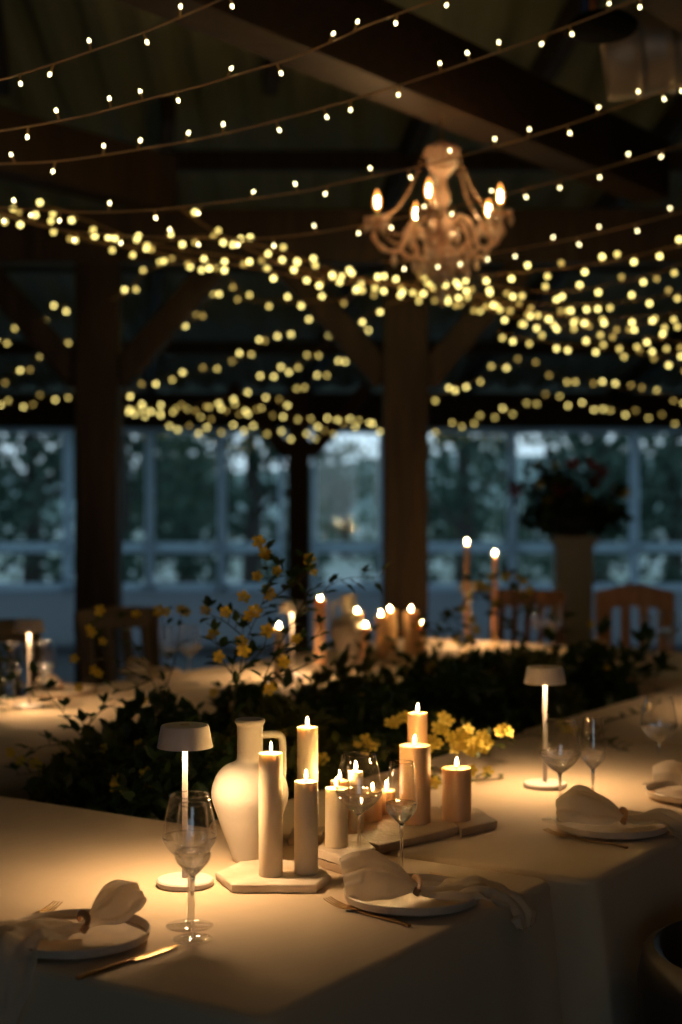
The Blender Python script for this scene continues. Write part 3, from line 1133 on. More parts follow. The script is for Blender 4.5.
# low dark tub chair at bottom right
e = empty('tub_chair', ST(1.05, -.46, 0), -TH + PI, 'dark round backed chair cut by the lower right corner', 'chair')
vs_, fs_ = [], []
nn = 20
for i_ in range(nn + 1):
    a = PI * (-.05 + 1.1 * i_ / nn)
    for z, r_ in ((.30, .24), (.60, .25), (.655, .255), (.665, .27), (.655, .29), (.60, .30), (.30, .285)):
        vs_.append((math.sin(a) * r_ - .0, math.cos(a) * r_, z))
for i_ in range(nn):
    for k_ in range(7):
        a = i_ * 7 + k_
        b_ = i_ * 7 + (k_ + 1) % 7
        fs_.append((a, b_, b_ + 7, a + 7))
fs_ += [tuple(range(7))[::-1], tuple(nn * 7 + q for q in range(7))]
MB().add(vs_, fs_).build('backrest', M['darkchair'], e, angle=60)
MB().lathe([(.002, .36), (.22, .36), (.235, .38), (.235, .43), (.22, .45), (.002, .455)], 28).build('seat', M['darkchair'], e)
for a in (45, 135, 225, 315):
    a = math.radians(a)
    MB().tube([(math.cos(a) * .19, math.sin(a) * .19, 0), (math.cos(a) * .16, math.sin(a) * .16, .37)], [.012, .018], 8).build('leg', M['darkchair'], e)

# ------------------------------------------------------------------ flowers and foliage


def blossom_mesh(m, R=.016, seed=1):
    b = MB()
    for k_ in range(5):
        a = 2 * PI * k_ / 5
        d = Vector((math.cos(a), math.sin(a), 0))
        s_ = Vector((-d.y, d.x, 0))
        z = Vector((0, 0, 1))
        pts = [d * R * .1, d * R * .5 + s_ * R * .38 + z * R * .25, d * R * .5 - s_ * R * .38 + z * R * .25, d * R * .98 + s_ * R * .34 + z * R * .38, d * R * .98 - s_ * R * .34 + z * R * .38, d * R * 1.1 + z * R * .34, d * R * .55 + z * R * .14]
        b.add(pts, [(0, 1, 6), (0, 6, 2), (1, 3, 5, 6), (6, 5, 4, 2)])
    b.ball((0, 0, R * .22), R * .2, 6, 4)
    me_o = b.build('blossom', m)
    me = me_o.data
    bpy.data.objects.remove(me_o)
    return me


BLO = [blossom_mesh(M['petal']), blossom_mesh(M['petal2']), blossom_mesh(M['redpetal'], .05)]


def blossom(parent, loc, r_, kind=0, sc=1.0, face=None):
    o_ = bpy.data.objects.new('blossom', BLO[kind])
    COL.objects.link(o_)
    o_.parent = parent
    o_.location = loc
    d = face or (Vector((r_.uniform(-.8, .8), -1.0, r_.uniform(-.2, 1.0))))
    o_.rotation_euler = d.to_track_quat('Z', 'Y').to_euler()
    o_.scale = (sc, sc, sc * 1.1)
    return o_


def add_branch(st, lf, pts, r_, spacing=.035, ls=.04, stemr=.0018, tri=True, wide=.45, per=7):
    """stem tube with alternating leaves; returns dense points"""
    C = spline(pts, per)
    n_ = len(C)
    st.tube(C, [stemr * (1.1 - .85 * i_ / n_) for i_ in range(n_)], 5)
    acc, side_ = 0, 1
    for i_ in range(1, n_):
        acc += (C[i_] - C[i_ - 1]).length
        if acc > spacing:
            acc = 0
            side_ = -side_
            t_ = (C[i_] - C[i_ - 1]).normalized()
            out_ = (t_.cross(rv(r_).normalized()) * 1.0 + t_ * .5 + Vector((0, 0, .15))).normalized()
            base = C[i_]
            tipd = base + out_ * ls * .45
            if tri:
                st.tube([base, tipd], stemr * .5, 4)
                for kk in (-1, 0, 1):
                    dd = (out_ + out_.cross(Vector((0, 0, 1))).normalized() * kk * .8 + rv(r_, .25)).normalized()
                    L_ = ls * r_.uniform(.7, 1.1) * (1 if kk == 0 else .8)
                    lf.add(*leafquad(tipd, dd, Vector((0, 0, 1)) + rv(r_, .5), L_, L_ * wide))
            else:
                L_ = ls * r_.uniform(.7, 1.3)
                lf.add(*leafquad(base, out_, Vector((0, 0, 1)) + rv(r_, .5), L_, L_ * wide))
    return C


def clump(s, t, h, rad, label, seed, nb=26, leaf='leaf', flowers=10, kind=0, ls=.05, topz=None):
    """bush standing on the floor between the tables"""
    r_ = random.Random(seed)
    base = ST(s, t, 0)
    e = empty('flowering_shrub', base, 0, label, 'plant', 'yellow flowering shrubs between the tables')
    st, lf = MB(), MB()
    MB().lathe([(.002, 0), (.13, 0), (.16, .28), (.165, .30), (.15, .30), (.145, .26), (.002, .26)], 24).build('pot', M['urn'], e)
    tips = []
    for i_ in range(nb):
        a = r_.uniform(0, 2 * PI)
        q = math.sqrt(r_.random()) * rad
        hh = h * r_.uniform(.72, 1.0) * (1 - .25 * (q / rad) ** 2) + (r_.uniform(.04, .13) if i_ % 4 == 0 else 0)
        x, y = math.cos(a) * q, math.sin(a) * q
        pts = [(x * .2, y * .2, .27), (x * .5, y * .5, hh * .5), (x * .85, y * .85, hh * .82), (x * 1.08, y * 1.08, hh)]
        C = add_branch(st, lf, pts, r_, spacing=.022, ls=ls, wide=.5)
        tips.append(C)
    # dense inner leaves
    for i_ in range(1700):
        a = r_.uniform(0, 2 * PI)
        q = math.sqrt(r_.random()) * rad * 1.05
        z = h * (.50 + .47 * r_.random() ** .8) * (1 - .2 * (q / rad) ** 2)
        L_ = ls * r_.uniform(.8, 1.5)
        lf.add(*leafquad(Vector((math.cos(a) * q, math.sin(a) * q, z)), rv(r_) + Vector((0, -.2, .2)), rv(r_) + Vector((0, 0, 1)), L_, L_ * .55))
    st.build('stems', M['stem'], e, smooth=False)
    lf.build('foliage', M[leaf], e, smooth=False)
    for i_ in range(int(flowers * 1.6)):
        C = r_.choice(tips)
        p = r_.choice(C[-8:])
        blossom(e, p + Vector((r_.uniform(-.02, .02), -.02, r_.uniform(0, .03))), r_, kind, r_.uniform(.8, 1.15))
    return e


spots = [
    (1.28, 1.45, 0.88, .23, 'low dark flowering shrub behind the table edge at far left', 6),
    (1.22, 1.15, 0.94, .20, 'dark flowering shrub just behind the nearest lamp', 10),
    (1.62, 1.55, 0.95, .24, 'leafy shrub left of the jug with its branches over the left table', 10),
    (1.62, 1.14, 0.97, .22, 'dark shrub behind the white jug and tall candles', 12),
    (2.05, 1.50, 0.95, .25, 'full shrub behind the jug handle, before the far table lamp', 12),
    (2.10, 1.12, 0.96, .20, 'dark shrub behind the thick central candle', 10),
    (2.55, 1.52, 0.96, .25, 'shrub in front of the far white jug', 12),
    (2.62, 1.15, 0.96, .21, 'shrub left of the right hand table lamp', 12),
    (3.05, 1.50, 0.94, .25, 'shrub below the far candle group', 14),
    (3.15, 1.16, 0.95, .20, 'dark shrub seen behind the right hand lamp shade', 8),
    (3.55, 1.48, 0.93, .24, 'shrub below the pair of taper candles', 12),
    (3.68, 1.17, 0.93, .19, 'dark leafy shrub at the right end of the planting', 3),
]
for i, (s, t, h, r, lab, nf) in enumerate(spots):
    clump(s, t, h, r, lab, 300 + i, flowers=nf, leaf='leaf' if i % 3 else 'leaf2')


def spray(label, branches, flowers, seed, Y, ls=.035, leaf='leaf', kind=0, spacing=.024, wide=.5, name='flowering_branch', root=None, sc=1.0, dy=0.0):
    """cut flowering branches; branches = lists of (u, v[, Y])"""
    r_ = random.Random(seed)
    b0 = branches[0][0]
    o0 = P(b0[0], b0[1], b0[2] if len(b0) > 2 else Y)
    if root is not None:
        o0 = root
    e = empty(name, o0, 0, label, 'branch', 'arching flowering branches')
    st, lf = MB(), MB()
    ls *= 1.3
    spacing *= .62
    for bi, br in enumerate(branches):
        pts = [P(q[0], q[1], (q[2] if len(q) > 2 else Y)) - o0 for q in br]
        if root is not None and bi == 0:
            pts = [Vector((0, 0, 0))] + pts
        add_branch(st, lf, pts, r_, spacing=spacing, ls=ls, wide=wide, stemr=.0022)
    st.build('stem', M['stem'], e)
    lf.build('leaves', M[leaf], e, smooth=False)
    for q in flowers:
        blossom(e, P(q[0], q[1], (q[2] if len(q) > 2 else Y) - .01) - o0, r_, kind, sc * r_.uniform(.85, 1.2))
    return e


spray('tallest arching branch with yellow blossoms left of the centre, tip high above the far lamp',
      [[(232, 720), (238, 680), (247, 640), (262, 604), (268, 575), (259, 546)], [(247, 640), (225, 622), (205, 612)], [(262, 604), (285, 590), (305, 575), (308, 558)], [(238, 680), (222, 660), (215, 636)],
       [(268, 585), (282, 568), (276, 556)], [(240, 672), (262, 650), (268, 628)]],
      [(259, 542), (265, 552), (268, 556), (278, 571), (257, 577), (308, 559), (268, 590), (271, 596), (250, 616), (255, 612), (225, 612), (214, 635), (241, 642), (243, 598), (218, 657), (244, 650), (268, 630)], 41, 3.95, root=ST(1.6, 1.3, .55))
spray('arching leafy twig whose thin tip curves right above the far candles',
      [[(262, 700), (275, 655), (295, 620), (322, 592), (345, 579), (380, 577)], [(295, 620), (305, 600), (312, 588)], [(275, 655), (292, 650), (312, 640), (322, 628)], [(268, 680), (300, 668), (325, 655)]],
      [(312, 572), (297, 640), (283, 662), (270, 690)], 42, 4.0, ls=.03, spacing=.03, root=ST(1.75, 1.3, .55))
spray('branch of yellow blossoms on the left in front of the dark chair',
      [[(170, 740), (160, 700), (140, 655), (120, 622), (101, 610)], [(160, 700), (175, 660), (181, 612)], [(150, 680), (110, 660), (89, 632)], [(150, 680), (120, 690), (96, 672)], [(165, 640), (162, 612)]],
      [(101, 611), (89, 630), (92, 633), (102, 642), (74, 658), (95, 670), (98, 674), (160, 611), (166, 612), (181, 609), (186, 612), (136, 615), (142, 700), (78, 688), (205, 611)], 43, 4.5, ls=.028, spacing=.05, root=ST(1.75, 1.55, .5))
spray('leafy sprig reaching over the left table edge, with small dark leaves',
      [[(110, 790), (90, 750), (70, 722), (45, 690), (30, 678)], [(90, 750), (55, 745), (28, 750)], [(80, 735), (100, 712), (115, 704)], [(100, 770), (60, 770), (15, 775)]],
      [(20, 760), (35, 765), (140, 745), (12, 752)], 44, 4.2, ls=.036, spacing=.03, root=ST(1.3, 1.5, .45))
spray('small leafy plant at the left picture edge beside the far lamp',
      [[(-25, 735), (-8, 700), (4, 672), (12, 655)], [(-8, 700), (10, 690), (24, 684)], [(4, 672), (-2, 660), (-6, 648)]], [], 45, 5.1, ls=.04, spacing=.02, name='leafy_sprig', root=T(-20, 722))
spray('arching branch of orange yellow blossoms in front of the taper candles',
      [[(430, 690), (440, 650), (455, 615), (475, 585), (500, 574), (520, 580), (535, 604)], [(455, 615), (462, 640), (470, 655)], [(475, 585), (490, 600), (492, 612)], [(440, 650), (425, 640), (418, 625)]],
      [(470, 595), (463, 610), (473, 620), (480, 585), (492, 578), (505, 576), (517, 578), (524, 582), (530, 590), (486, 590), (495, 605), (475, 630), (470, 640), (455, 640)], 46, 6.0, ls=.045, leaf='leaf2', spacing=.03, root=ST(3.0, 1.4, .5), sc=1.2)
spray('leafy upright stem with dark leaves right of the arching branch',
      [[(545, 700), (552, 665), (556, 640), (558, 622)], [(552, 665), (570, 660), (585, 664)], [(548, 680), (530, 660), (522, 652)]],
      [(590, 624), (553, 650)], 47, 6.3, ls=.06, spacing=.04, name='leafy_sprig', root=ST(3.2, 1.25, .5))
spray('broad dark leaves at the right end of the planting, above the right table',
      [[(585, 700), (600, 675), (615, 665), (640, 668)], [(610, 690), (632, 672), (640, 655), (645, 648)], [(620, 690), (645, 672), (655, 660)], [(600, 675), (603, 655), (598, 648)], [(625, 685), (655, 680), (650, 672)]],
      [], 48, 6.0, ls=.085, spacing=.05, wide=.4, name='leafy_sprig', root=ST(3.72, 1.15, .55))
spray('cluster of bright lemon blossoms over the table edge right of the thick candle',
      [[(400, 790, 4.1), (430, 760, 4.05), (455, 745, 4.1), (490, 742, 4.2), (508, 738, 4.3)], [(430, 760, 4.05), (432, 738, 4.1), (442, 722, 4.15)], [(455, 745, 4.1), (470, 732, 4.2), (480, 738, 4.2)], [(420, 765, 4.05), (395, 750, 4), (365, 745, 4)],
       [(365, 745, 4), (350, 755, 4)]],
      [(442, 718), (447, 722), (438, 728), (433, 740), (438, 745), (431, 748), (452, 738), (458, 740), (463, 744), (455, 748), (466, 748), (470, 742), (461, 733), (468, 730), (474, 748), (478, 740), (483, 737), (487, 743), (484, 748),
       (503, 729), (508, 732), (499, 733), (397, 722), (391, 724), (404, 718), (362, 745), (369, 748), (366, 741), (358, 742), (374, 745), (323, 760), (445, 730), (366, 750), (472, 752), (466, 738)], 49, 4.05, kind=1, ls=.03, root=ST(1.7, 1.0, .5), leaf='leaf2')


def sprig(label, pts, seed, flowers=(), z0=.004, ls=.03):
    """sprig lying on the tablecloth; pts are pixels on the table plane"""
    r_ = random.Random(seed)
    o0 = T(*pts[0])
    e = empty('fallen_sprig', o0, 0, label, 'branch', 'sprigs lying on the cloths')
    st, lf = MB(), MB()
    Q = [T(*p) - o0 + Vector((0, 0, z0 + .004 * (i_ % 2))) for i_, p in enumerate(pts)]
    C = spline(Q, 6)
    st.tube(C, .0013, 5)
    sdn = 1
    for i_ in range(2, len(C), 2):
        t_ = (C[i_] - C[i_ - 1]).normalized()
        sdn = -sdn
        for kk in range(2):
            d = (t_ * .5 + Vector((-t_.y, t_.x, 0)) * sdn + Vector((0, 0, r_.uniform(.1, .5)))).normalized()
            L_ = ls * r_.uniform(.7, 1.2)
            lf.add(*leafquad(C[i_] + Vector((0, 0, .004)), d + rv(r_, .3), Vector((0, 0, 1)) + rv(r_, .3), L_, L_ * .5))
    st.build('stem', M['stem'], e)
    lf.build('leaves', M['leaf2'], e, smooth=False)
    for u, v in flowers:
        blossom(e, T(u, v) - o0 + Vector((0, 0, .02)), r_, 1, 1.0)
    return e


sprig('small sprig with pale blossoms on the cloth behind the short thick candle', [(432, 790), (445, 784), (462, 782), (482, 783), (502, 780)], 51, [(488, 780), (472, 777), (434, 790)])
sprig('trailing sprig on the right table behind the wine glasses', [(560, 726), (580, 738), (598, 745), (612, 748), (620, 752)], 52, [(566, 736), (574, 738), (562, 730)], ls=.04)
sprig('long thin trailing sprig on the right table toward the far wine glass', [(598, 742), (602, 728), (612, 722), (630, 718), (645, 712), (655, 707)], 53, [(648, 712)], ls=.035)
sprig('bare trailing stem along the edge of the right table behind the lamp', [(485, 756), (498, 745), (515, 739), (535, 738), (550, 742)], 54, [], ls=.012)

# ------------------------------------------------------------------ far table items
jug(P(349, 664, 6.75) * 1 - Vector((0, 0, P(349, 664, 6.75).z - TZ)), 1.0, PI, 'distant white jug with handle behind the shrubs')
far_c = [(320, 600, .026, 6.6, 'wax_old', 'tall distant candle left of the far jug'),
         (357, 613, .022, 7.0, 'wax_old', 'distant candle peeking out right behind the far jug'),
         (366, 627, .018, 6.7, 'wax_old', 'short distant candle just right of the far jug'),
         (381, 616, .024, 6.9, 'wax_old', 'distant thick candle nearest the left edge of the centre post'),
         (390, 611, .034, 7.2, 'wax_old', 'distant thick candle in front of the centre post'),
         (411, 611, .034, 7.0, 'wax_old', 'distant thick candle at the right edge of the centre post'),
         (279, 628, .018, 6.2, 'wax', 'small distant candle beside the half hidden lamp'),
         (422, 626, .020, 7.1, 'wax_old', 'small distant candle right of the far thick candles')]
for i, (u, v, r, Y, m_, lab) in enumerate(far_c):
    p = P(u, v, Y)
    hh = p.z - TZ - .019
    candle(Vector((p.x, p.y, TZ + .018)), r, hh, M[m_], lab, seed=i)
slab([(P(u, 0, Y).x, Y, 0) for u, Y in ((374, 6.72), (430, 6.8), (428, 7.3), (376, 7.3))], TZ + .001, .0165, M['marble2'], 'distant stone slab under the far thick candles', 7)
slab([(P(u, 0, Y).x, Y, 0) for u, Y in ((360, 6.62), (373, 6.62), (370, 7.08), (350, 7.08), (350, 6.95))], TZ + .001, .0165, M['marble2'], 'distant stone slab right of the far jug', 8)
slab([(P(u, 0, Y).x, Y, 0) for u, Y in ((309, 6.5), (330, 6.5), (330, 6.7), (310, 6.7))], TZ + .001, .0165, M['marble2'], 'distant stone slab left of the far jug', 9)
slab([(P(u, 0, Y).x, Y, 0) for u, Y in ((270, 6.12), (290, 6.12), (290, 6.28), (272, 6.28))], TZ + .001, .0165, M['marble2'], 'small distant stone slab near the half hidden lamp', 10)


def taper(u, v, Y, label):
    p = P(u, v, Y)
    h = p.z - TZ
    b = Vector((p.x, p.y, TZ))
    e = empty('candlestick', b, 0, 'slender brass stick below the ' + label, 'candlestick', 'brass candlesticks')
    MB().lathe([(.002, 0), (.045, 0), (.045, .006), (.012, .014), (.006, .02), (.006, .05), (.012, .06), (.014, .075), (.012, .08), (.002, .08)], 20).build('stick', M['gilt'], e)
    candle(b + Vector((0, 0, .0805)), .0135, h - .0805 - .02, M['wax_pink'], label, group='taper candles', seed=3)


taper(467, 540, 7.3, 'taller pink taper candle at the far table')
taper(495, 551, 7.5, 'shorter pink taper candle at the far table')

# ------------------------------------------------------------------ flower urn on a pedestal
YU = 10.2
xu = P(573, 0, YU).x
zt = P(0, 536, YU).z
e = empty('stone_pedestal', (xu, YU, 0), 0, 'square plastered pedestal carrying the large flower arrangement', 'pedestal')
MB().box((0, 0, .05), (.34, .34, .10)).build('plinth', M['pedestal'], e, bevel=.01)
MB().box((0, 0, .10 + (zt - .16) / 2), (.23, .23, zt - .16)).build('shaft', M['pedestal'], e, bevel=.008)
MB().box((0, 0, zt - .03), (.28, .28, .06)).build('cap', M['pedestal'], e, bevel=.008)
e = empty('flower_arrangement', (xu, YU, zt), 0, 'large wild flower arrangement in a low bowl on the pedestal, against the window', 'flowers')
MB().lathe([(.002, 0), (.09, 0), (.10, .02), (.20, .10), (.21, .12), (.19, .12), (.002, .08)], 28).build('bowl', M['urn'], e)
r_ = random.Random(77)
st, lf = MB(), MB()
for i in range(46):
    a = r_.uniform(0, 2 * PI)
    q = r_.uniform(.15, .42)
    hh = r_.uniform(.1, .46) * (1.1 - .5 * q)
    x, y = math.cos(a) * q, math.sin(a) * q * .6
    C = add_branch(st, lf, [(x * .2, y * .2, .08), (x * .6, y * .6, hh * .6 + .05), (x, y, hh + .05)], r_, spacing=.03, ls=.085, wide=.5)
    if i % 3 == 0:
        blossom(e, C[-1], r_, 2 if i % 2 else 0, 1.0 if i % 2 else 2.2)
for i in range(500):
    v = rv(r_)
    lf.add(*leafquad(Vector((v.x * .36, v.y * .2, .12 + v.z * .11)), rv(r_), rv(r_), .09, .05))
st.build('stems', M['stem'], e, smooth=False)
lf.build('foliage', M['leaf'], e, smooth=False)

# ------------------------------------------------------------------ string lights


def bulb_mesh(m, r, name='bulb', el=1.35, stub=.026, sr=.002):
    b = MB()
    b.ball((0, 0, 0), r, 8, 6, sz=el)
    nf = len(b.f)
    b.tube([(0, 0, -stub), (0, 0, -r * .8)], sr, 6)
    o_ = b.build(name, m)
    me = o_.data
    me.materials.append(M['socket'])
    for p_ in me.polygons[nf:]:
        p_.material_index = 1
    bpy.data.objects.remove(o_)
    return me


B_NEAR = [bulb_mesh(M['lit_near'], .0042, el=1.6, sr=.003), ]
B_FAR = [bulb_mesh(m, .0105, el=1.0) for m in (M['lit'], M['lit_mid'], M['lit_dim'])]


def strand(pts, label, seed, near=False, sp=.115, jit=.3, stub=.022):
    """pts: (u,v,Y)"""
    r_ = random.Random(seed)
    C = spline([P(*p) for p in pts], 12)
    o0 = C[0].copy()
    e = empty('string_light', o0, 0, label, 'string light', 'strings of fairy lights')
    C = [c_ - o0 for c_ in C]
    w_ = MB()
    w_.tube(C, .0028 if near else .0018, 5)
    # bulb places
    acc = r_.uniform(0, sp)
    nxt = sp * r_.uniform(.3, .9)
    up = 1
    nb = 0
    for i_ in range(1, len(C)):
        seg_ = (C[i_] - C[i_ - 1])
        L = seg_.length
        d0 = 0
        while nxt <= L:
            q = C[i_ - 1] + seg_ * (nxt / L)
            up = r_.choice((1, -1, -1)) if r_.random() < .6 else -up
            dr = (Vector((r_.uniform(-.5, .5), r_.uniform(-.5, .5), up)).normalized())
            tip = q + dr * stub
            k_ = 0 if near else r_.choices((0, 1, 2), (5, 3, 2))[0]
            b = bpy.data.objects.new('bulb', (B_NEAR if near else B_FAR)[k_])
            COL.objects.link(b)
            b.parent = e
            b.location = tip + dr * .004
            b.rotation_euler = dr.to_track_quat('Z', 'Y').to_euler()
            nb += 1
            nxt += sp * r_.uniform(1 - jit, 1 + jit)
        nxt -= L
    w_.build('cable', M['wire'], e)
    return nb


def lin(pts, y0, y1):
    n_ = len(pts)
    return [(u, v, y0 + (y1 - y0) * i_ / (n_ - 1)) for i_, (u, v) in enumerate(pts)]


SL = [
    (lin([(-60, 92), (0, 80), (50, 65), (92, 51), (150, 30), (220, 0), (270, -25)], 3.6, 3.9), 'first string of fairy lights from the top left corner', True),
    (lin([(-60, 138), (0, 131), (80, 117), (145, 100), (200, 86), (250, 71), (290, 59), (341, 38), (371, 24), (436, 0), (480, -18)], 3.7, 4.1), 'second string of fairy lights, running from the left edge up to the top centre', True),
    (lin([(-60, 166), (0, 164), (60, 161), (130, 151), (200, 139), (260, 125), (341, 103), (416, 80), (516, 46), (600, 14), (680, -18)], 4.0, 4.5), 'third string of fairy lights, ending at the top right near the black disc', True),
    (lin([(-30, 205), (75, 212), (150, 210), (225, 202), (300, 192), (341, 183), (426, 165), (516, 141), (591, 117), (682, 84), (740, 62)], 4.5, 5.0), 'string of fairy lights passing in front of the chandelier top', True),
    (lin([(-20, 205), (40, 226), (110, 235), (200, 238), (270, 238), (341, 229), (430, 212), (511, 193), (591, 172), (682, 145), (740, 127)], 4.9, 5.5), 'string of fairy lights crossing the middle of the chandelier', True),
    (lin([(380, 262), (440, 260), (511, 250), (591, 235), (682, 212), (740, 195)], 5.6, 5.9), 'string of fairy lights starting at the chandelier bottom going right', True),
    (lin([(-20, 205), (75, 235), (150, 252), (250, 268), (340, 282), (430, 282), (491, 275), (591, 265), (682, 245), (740, 232)], 6.0, 6.4), 'string of lights just below the chandelier', False),
    (lin([(-30, 222), (0, 218), (45, 207), (90, 222), (130, 238), (180, 250), (240, 258), (300, 268), (360, 280), (420, 288), (480, 300), (540, 312), (600, 318), (700, 312)], 6.3, 6.9), 'brightest long garland of lights across the picture below the chandelier', False),
    (lin([(-30, 210), (0, 215), (40, 222), (80, 238), (120, 246), (170, 240), (215, 236), (260, 246), (310, 262), (350, 276), (400, 285), (470, 304), (520, 318), (600, 330), (700, 345)], 6.6, 7.3), 'garland of lights just under the brightest one', False),
    (lin([(180, 208), (215, 232), (255, 252), (300, 272), (345, 283), (395, 286), (440, 290), (500, 300), (560, 305), (620, 302), (700, 290)], 6.6, 7.2), 'garland of lights sagging from the upper left toward the chandelier', False),
    (lin([(430, 292), (480, 285), (520, 290), (560, 292), (610, 285), (650, 275), (700, 258)], 6.9, 7.1), 'short garland of lights right below the chandelier toward the right edge', False),
    (lin([(420, 275), (470, 292), (520, 308), (570, 318), (620, 325), (700, 320)], 7.0, 7.6), 'garland of lights on the right, third below the chandelier', False),
    (lin([(495, 330), (520, 338), (545, 340), (560, 345), (585, 346), (600, 348), (622, 352), (640, 355), (700, 350)], 8.0, 8.4), 'garland of lights on the right, above the lower right swags', False),
    (lin([(121, 361), (139, 353), (167, 345), (172, 331), (184, 322), (199, 317), (207, 305), (225, 282)], 8.8, 8.6), 'steep string of lights right of the left post', False),
    (lin([(122, 395), (137, 390), (166, 377), (181, 377), (196, 372), (212, 369), (223, 358), (242, 357), (256, 348), (266, 336), (298, 328), (330, 308)], 9.6, 9.4), 'rising string of lights between the left post and centre post', False),
    (lin([(120, 405), (150, 408), (190, 408), (205, 403), (232, 397), (250, 387), (266, 376), (290, 368), (303, 362), (320, 350), (332, 333), (345, 326)], 10.4, 10), 'second rising string of lights between the posts', False),
    (lin([(120, 404), (135, 413), (155, 414), (170, 424), (197, 430), (218, 430), (240, 428), (268, 431), (285, 435), (305, 437), (330, 432), (355, 424), (385, 430)], 12, 12.2), 'lowest garland of lights in front of the window tops on the left', False),
    (lin([(125, 410), (150, 412), (190, 412), (215, 416), (240, 411), (270, 412), (297, 416), (320, 424), (345, 415), (382, 424)], 11.4, 11.6), 'garland of lights just above the lowest one on the left', False),
    (lin([(200, 402), (245, 408), (270, 400), (285, 403), (300, 388), (330, 370), (352, 350), (370, 322)], 11.2, 10.8), 'rising string of lights ending left of the centre post', False),
    (lin([(-40, 350), (0, 343), (20, 330), (38, 325), (52, 310), (73, 306), (90, 296)], 9.5, 9.3), 'upper short string of lights left of the left post', False),
    (lin([(-40, 392), (0, 381), (15, 376), (33, 363), (48, 356), (58, 347), (73, 337), (90, 326)], 10.2, 10), 'middle short string of lights left of the left post', False),
    (lin([(-40, 402), (0, 402), (18, 405), (32, 401), (50, 396), (62, 398), (76, 388), (95, 380)], 11.5, 11.4), 'lowest string of lights left of the left post', False),
    (lin([(428, 400), (447, 392), (458, 385), (473, 382), (485, 375), (499, 366), (520, 363), (545, 369), (557, 375), (571, 379), (585, 377), (600, 384), (615, 387), (630, 389), (655, 394), (700, 402)], 9.6, 9.8), 'swag of lights on the lower right', False),
    (lin([(428, 430), (455, 425), (470, 421), (483, 418), (505, 411), (518, 410), (540, 399), (552, 398), (575, 404), (590, 407), (605, 406), (625, 412), (650, 415), (667, 419), (700, 424)], 11.4, 11.8), 'lowest swag of lights on the right, above the flower urn', False),
    (lin([(360, 320), (395, 302), (440, 296), (500, 312), (560, 330), (620, 345), (700, 372)], 7.9, 8.1), 'garland of lights passing before the centre post braces', False),
    (lin([(110, 300), (126, 293), (150, 270), (190, 262), (230, 280), (250, 300), (330, 300), (375, 290)], 7.8, 8.0), 'loose string of lights before the top of the left post', False),
]
tot = 0
for i, (pts, lab, near_) in enumerate(SL):
    sp = .115 if near_ else .086
    tot += strand(pts, lab, 500 + i, near_, sp=sp, jit=.35)
print('bulbs', tot)

# ------------------------------------------------------------------ chandelier
CY = 6.15
cx = P(442, 0, CY).x
cz = P(0, 232, CY).z          # level of the arms' hub
e = empty('chandelier', (cx, CY, cz), 0, 'ornate crystal chandelier with candle bulbs hanging from the diagonal beam', 'chandelier')
top = 3.0 - cz
colp = [(.004, -.20), (.018, -.19), (.030, -.165), (.020, -.14), (.040, -.12), (.055, -.09), (.048, -.06), (.024, -.04), (.045, -.02), (.062, .01), (.050, .045), (.024, .07), (.020, .10), (.034, .13), (.028, .16), (.018, .19),
        (.022, .22), (.050, .245), (.034, .265), (.046, .285), (.038, .31), (.050, .33), (.036, .35), (.008, .362)]
cp = spline([(r, 0, z) for r, z in colp], 2)
MB().lathe([(max(v.x, .003), v.z) for v in cp], 20).build('central_column', M['acrylic'], e, angle=50)
MB().tube([(0, 0, .355), (0, 0, top + .01)], .004, 8).build('hanging_chain', M['gilt'], e)
crown = MB()
for k in range(12):
    a = 2 * PI * k / 12
    d = Vector((math.cos(a), math.sin(a), 0))
    crown.tube(spline([d * .02 + Vector((0, 0, .29)), d * .052 + Vector((0, 0, .335)), d * .066 + Vector((0, 0, .315)), d * .055 + Vector((0, 0, .29))], 4), .007, 6)
crown.build('crown', M['acrylic'], e)
drop_b = MB()
drop_b.lathe([(.001, -.045), (.010, -.028), (.011, -.018), (.004, -.006), (.0012, .0)], 6)
drop_b.ball((0, 0, .006), .006, 6, 4)
drop_o = drop_b.build('crystal_drop', M['crystal'], e, smooth=False)
drop_me = drop_o.data
bpy.data.objects.remove(drop_o)


def drop(parent, p, s=1.0):
    o_ = bpy.data.objects.new('crystal_drop', drop_me)
    COL.objects.link(o_)
    o_.parent = parent
    o_.location = p
    o_.scale = (s, s, s)


def festoon(parent, a, b, sag, n_, r=.006):
    m_ = MB()
    a, b = Vector(a), Vector(b)
    for i_ in range(n_ + 1):
        t_ = i_ / n_
        q = a.lerp(b, t_) - Vector((0, 0, sag * 4 * t_ * (1 - t_)))
        m_.ball(q, r, 6, 4)
    m_.build('bead_festoon', M['acrylic'], parent, smooth=False)


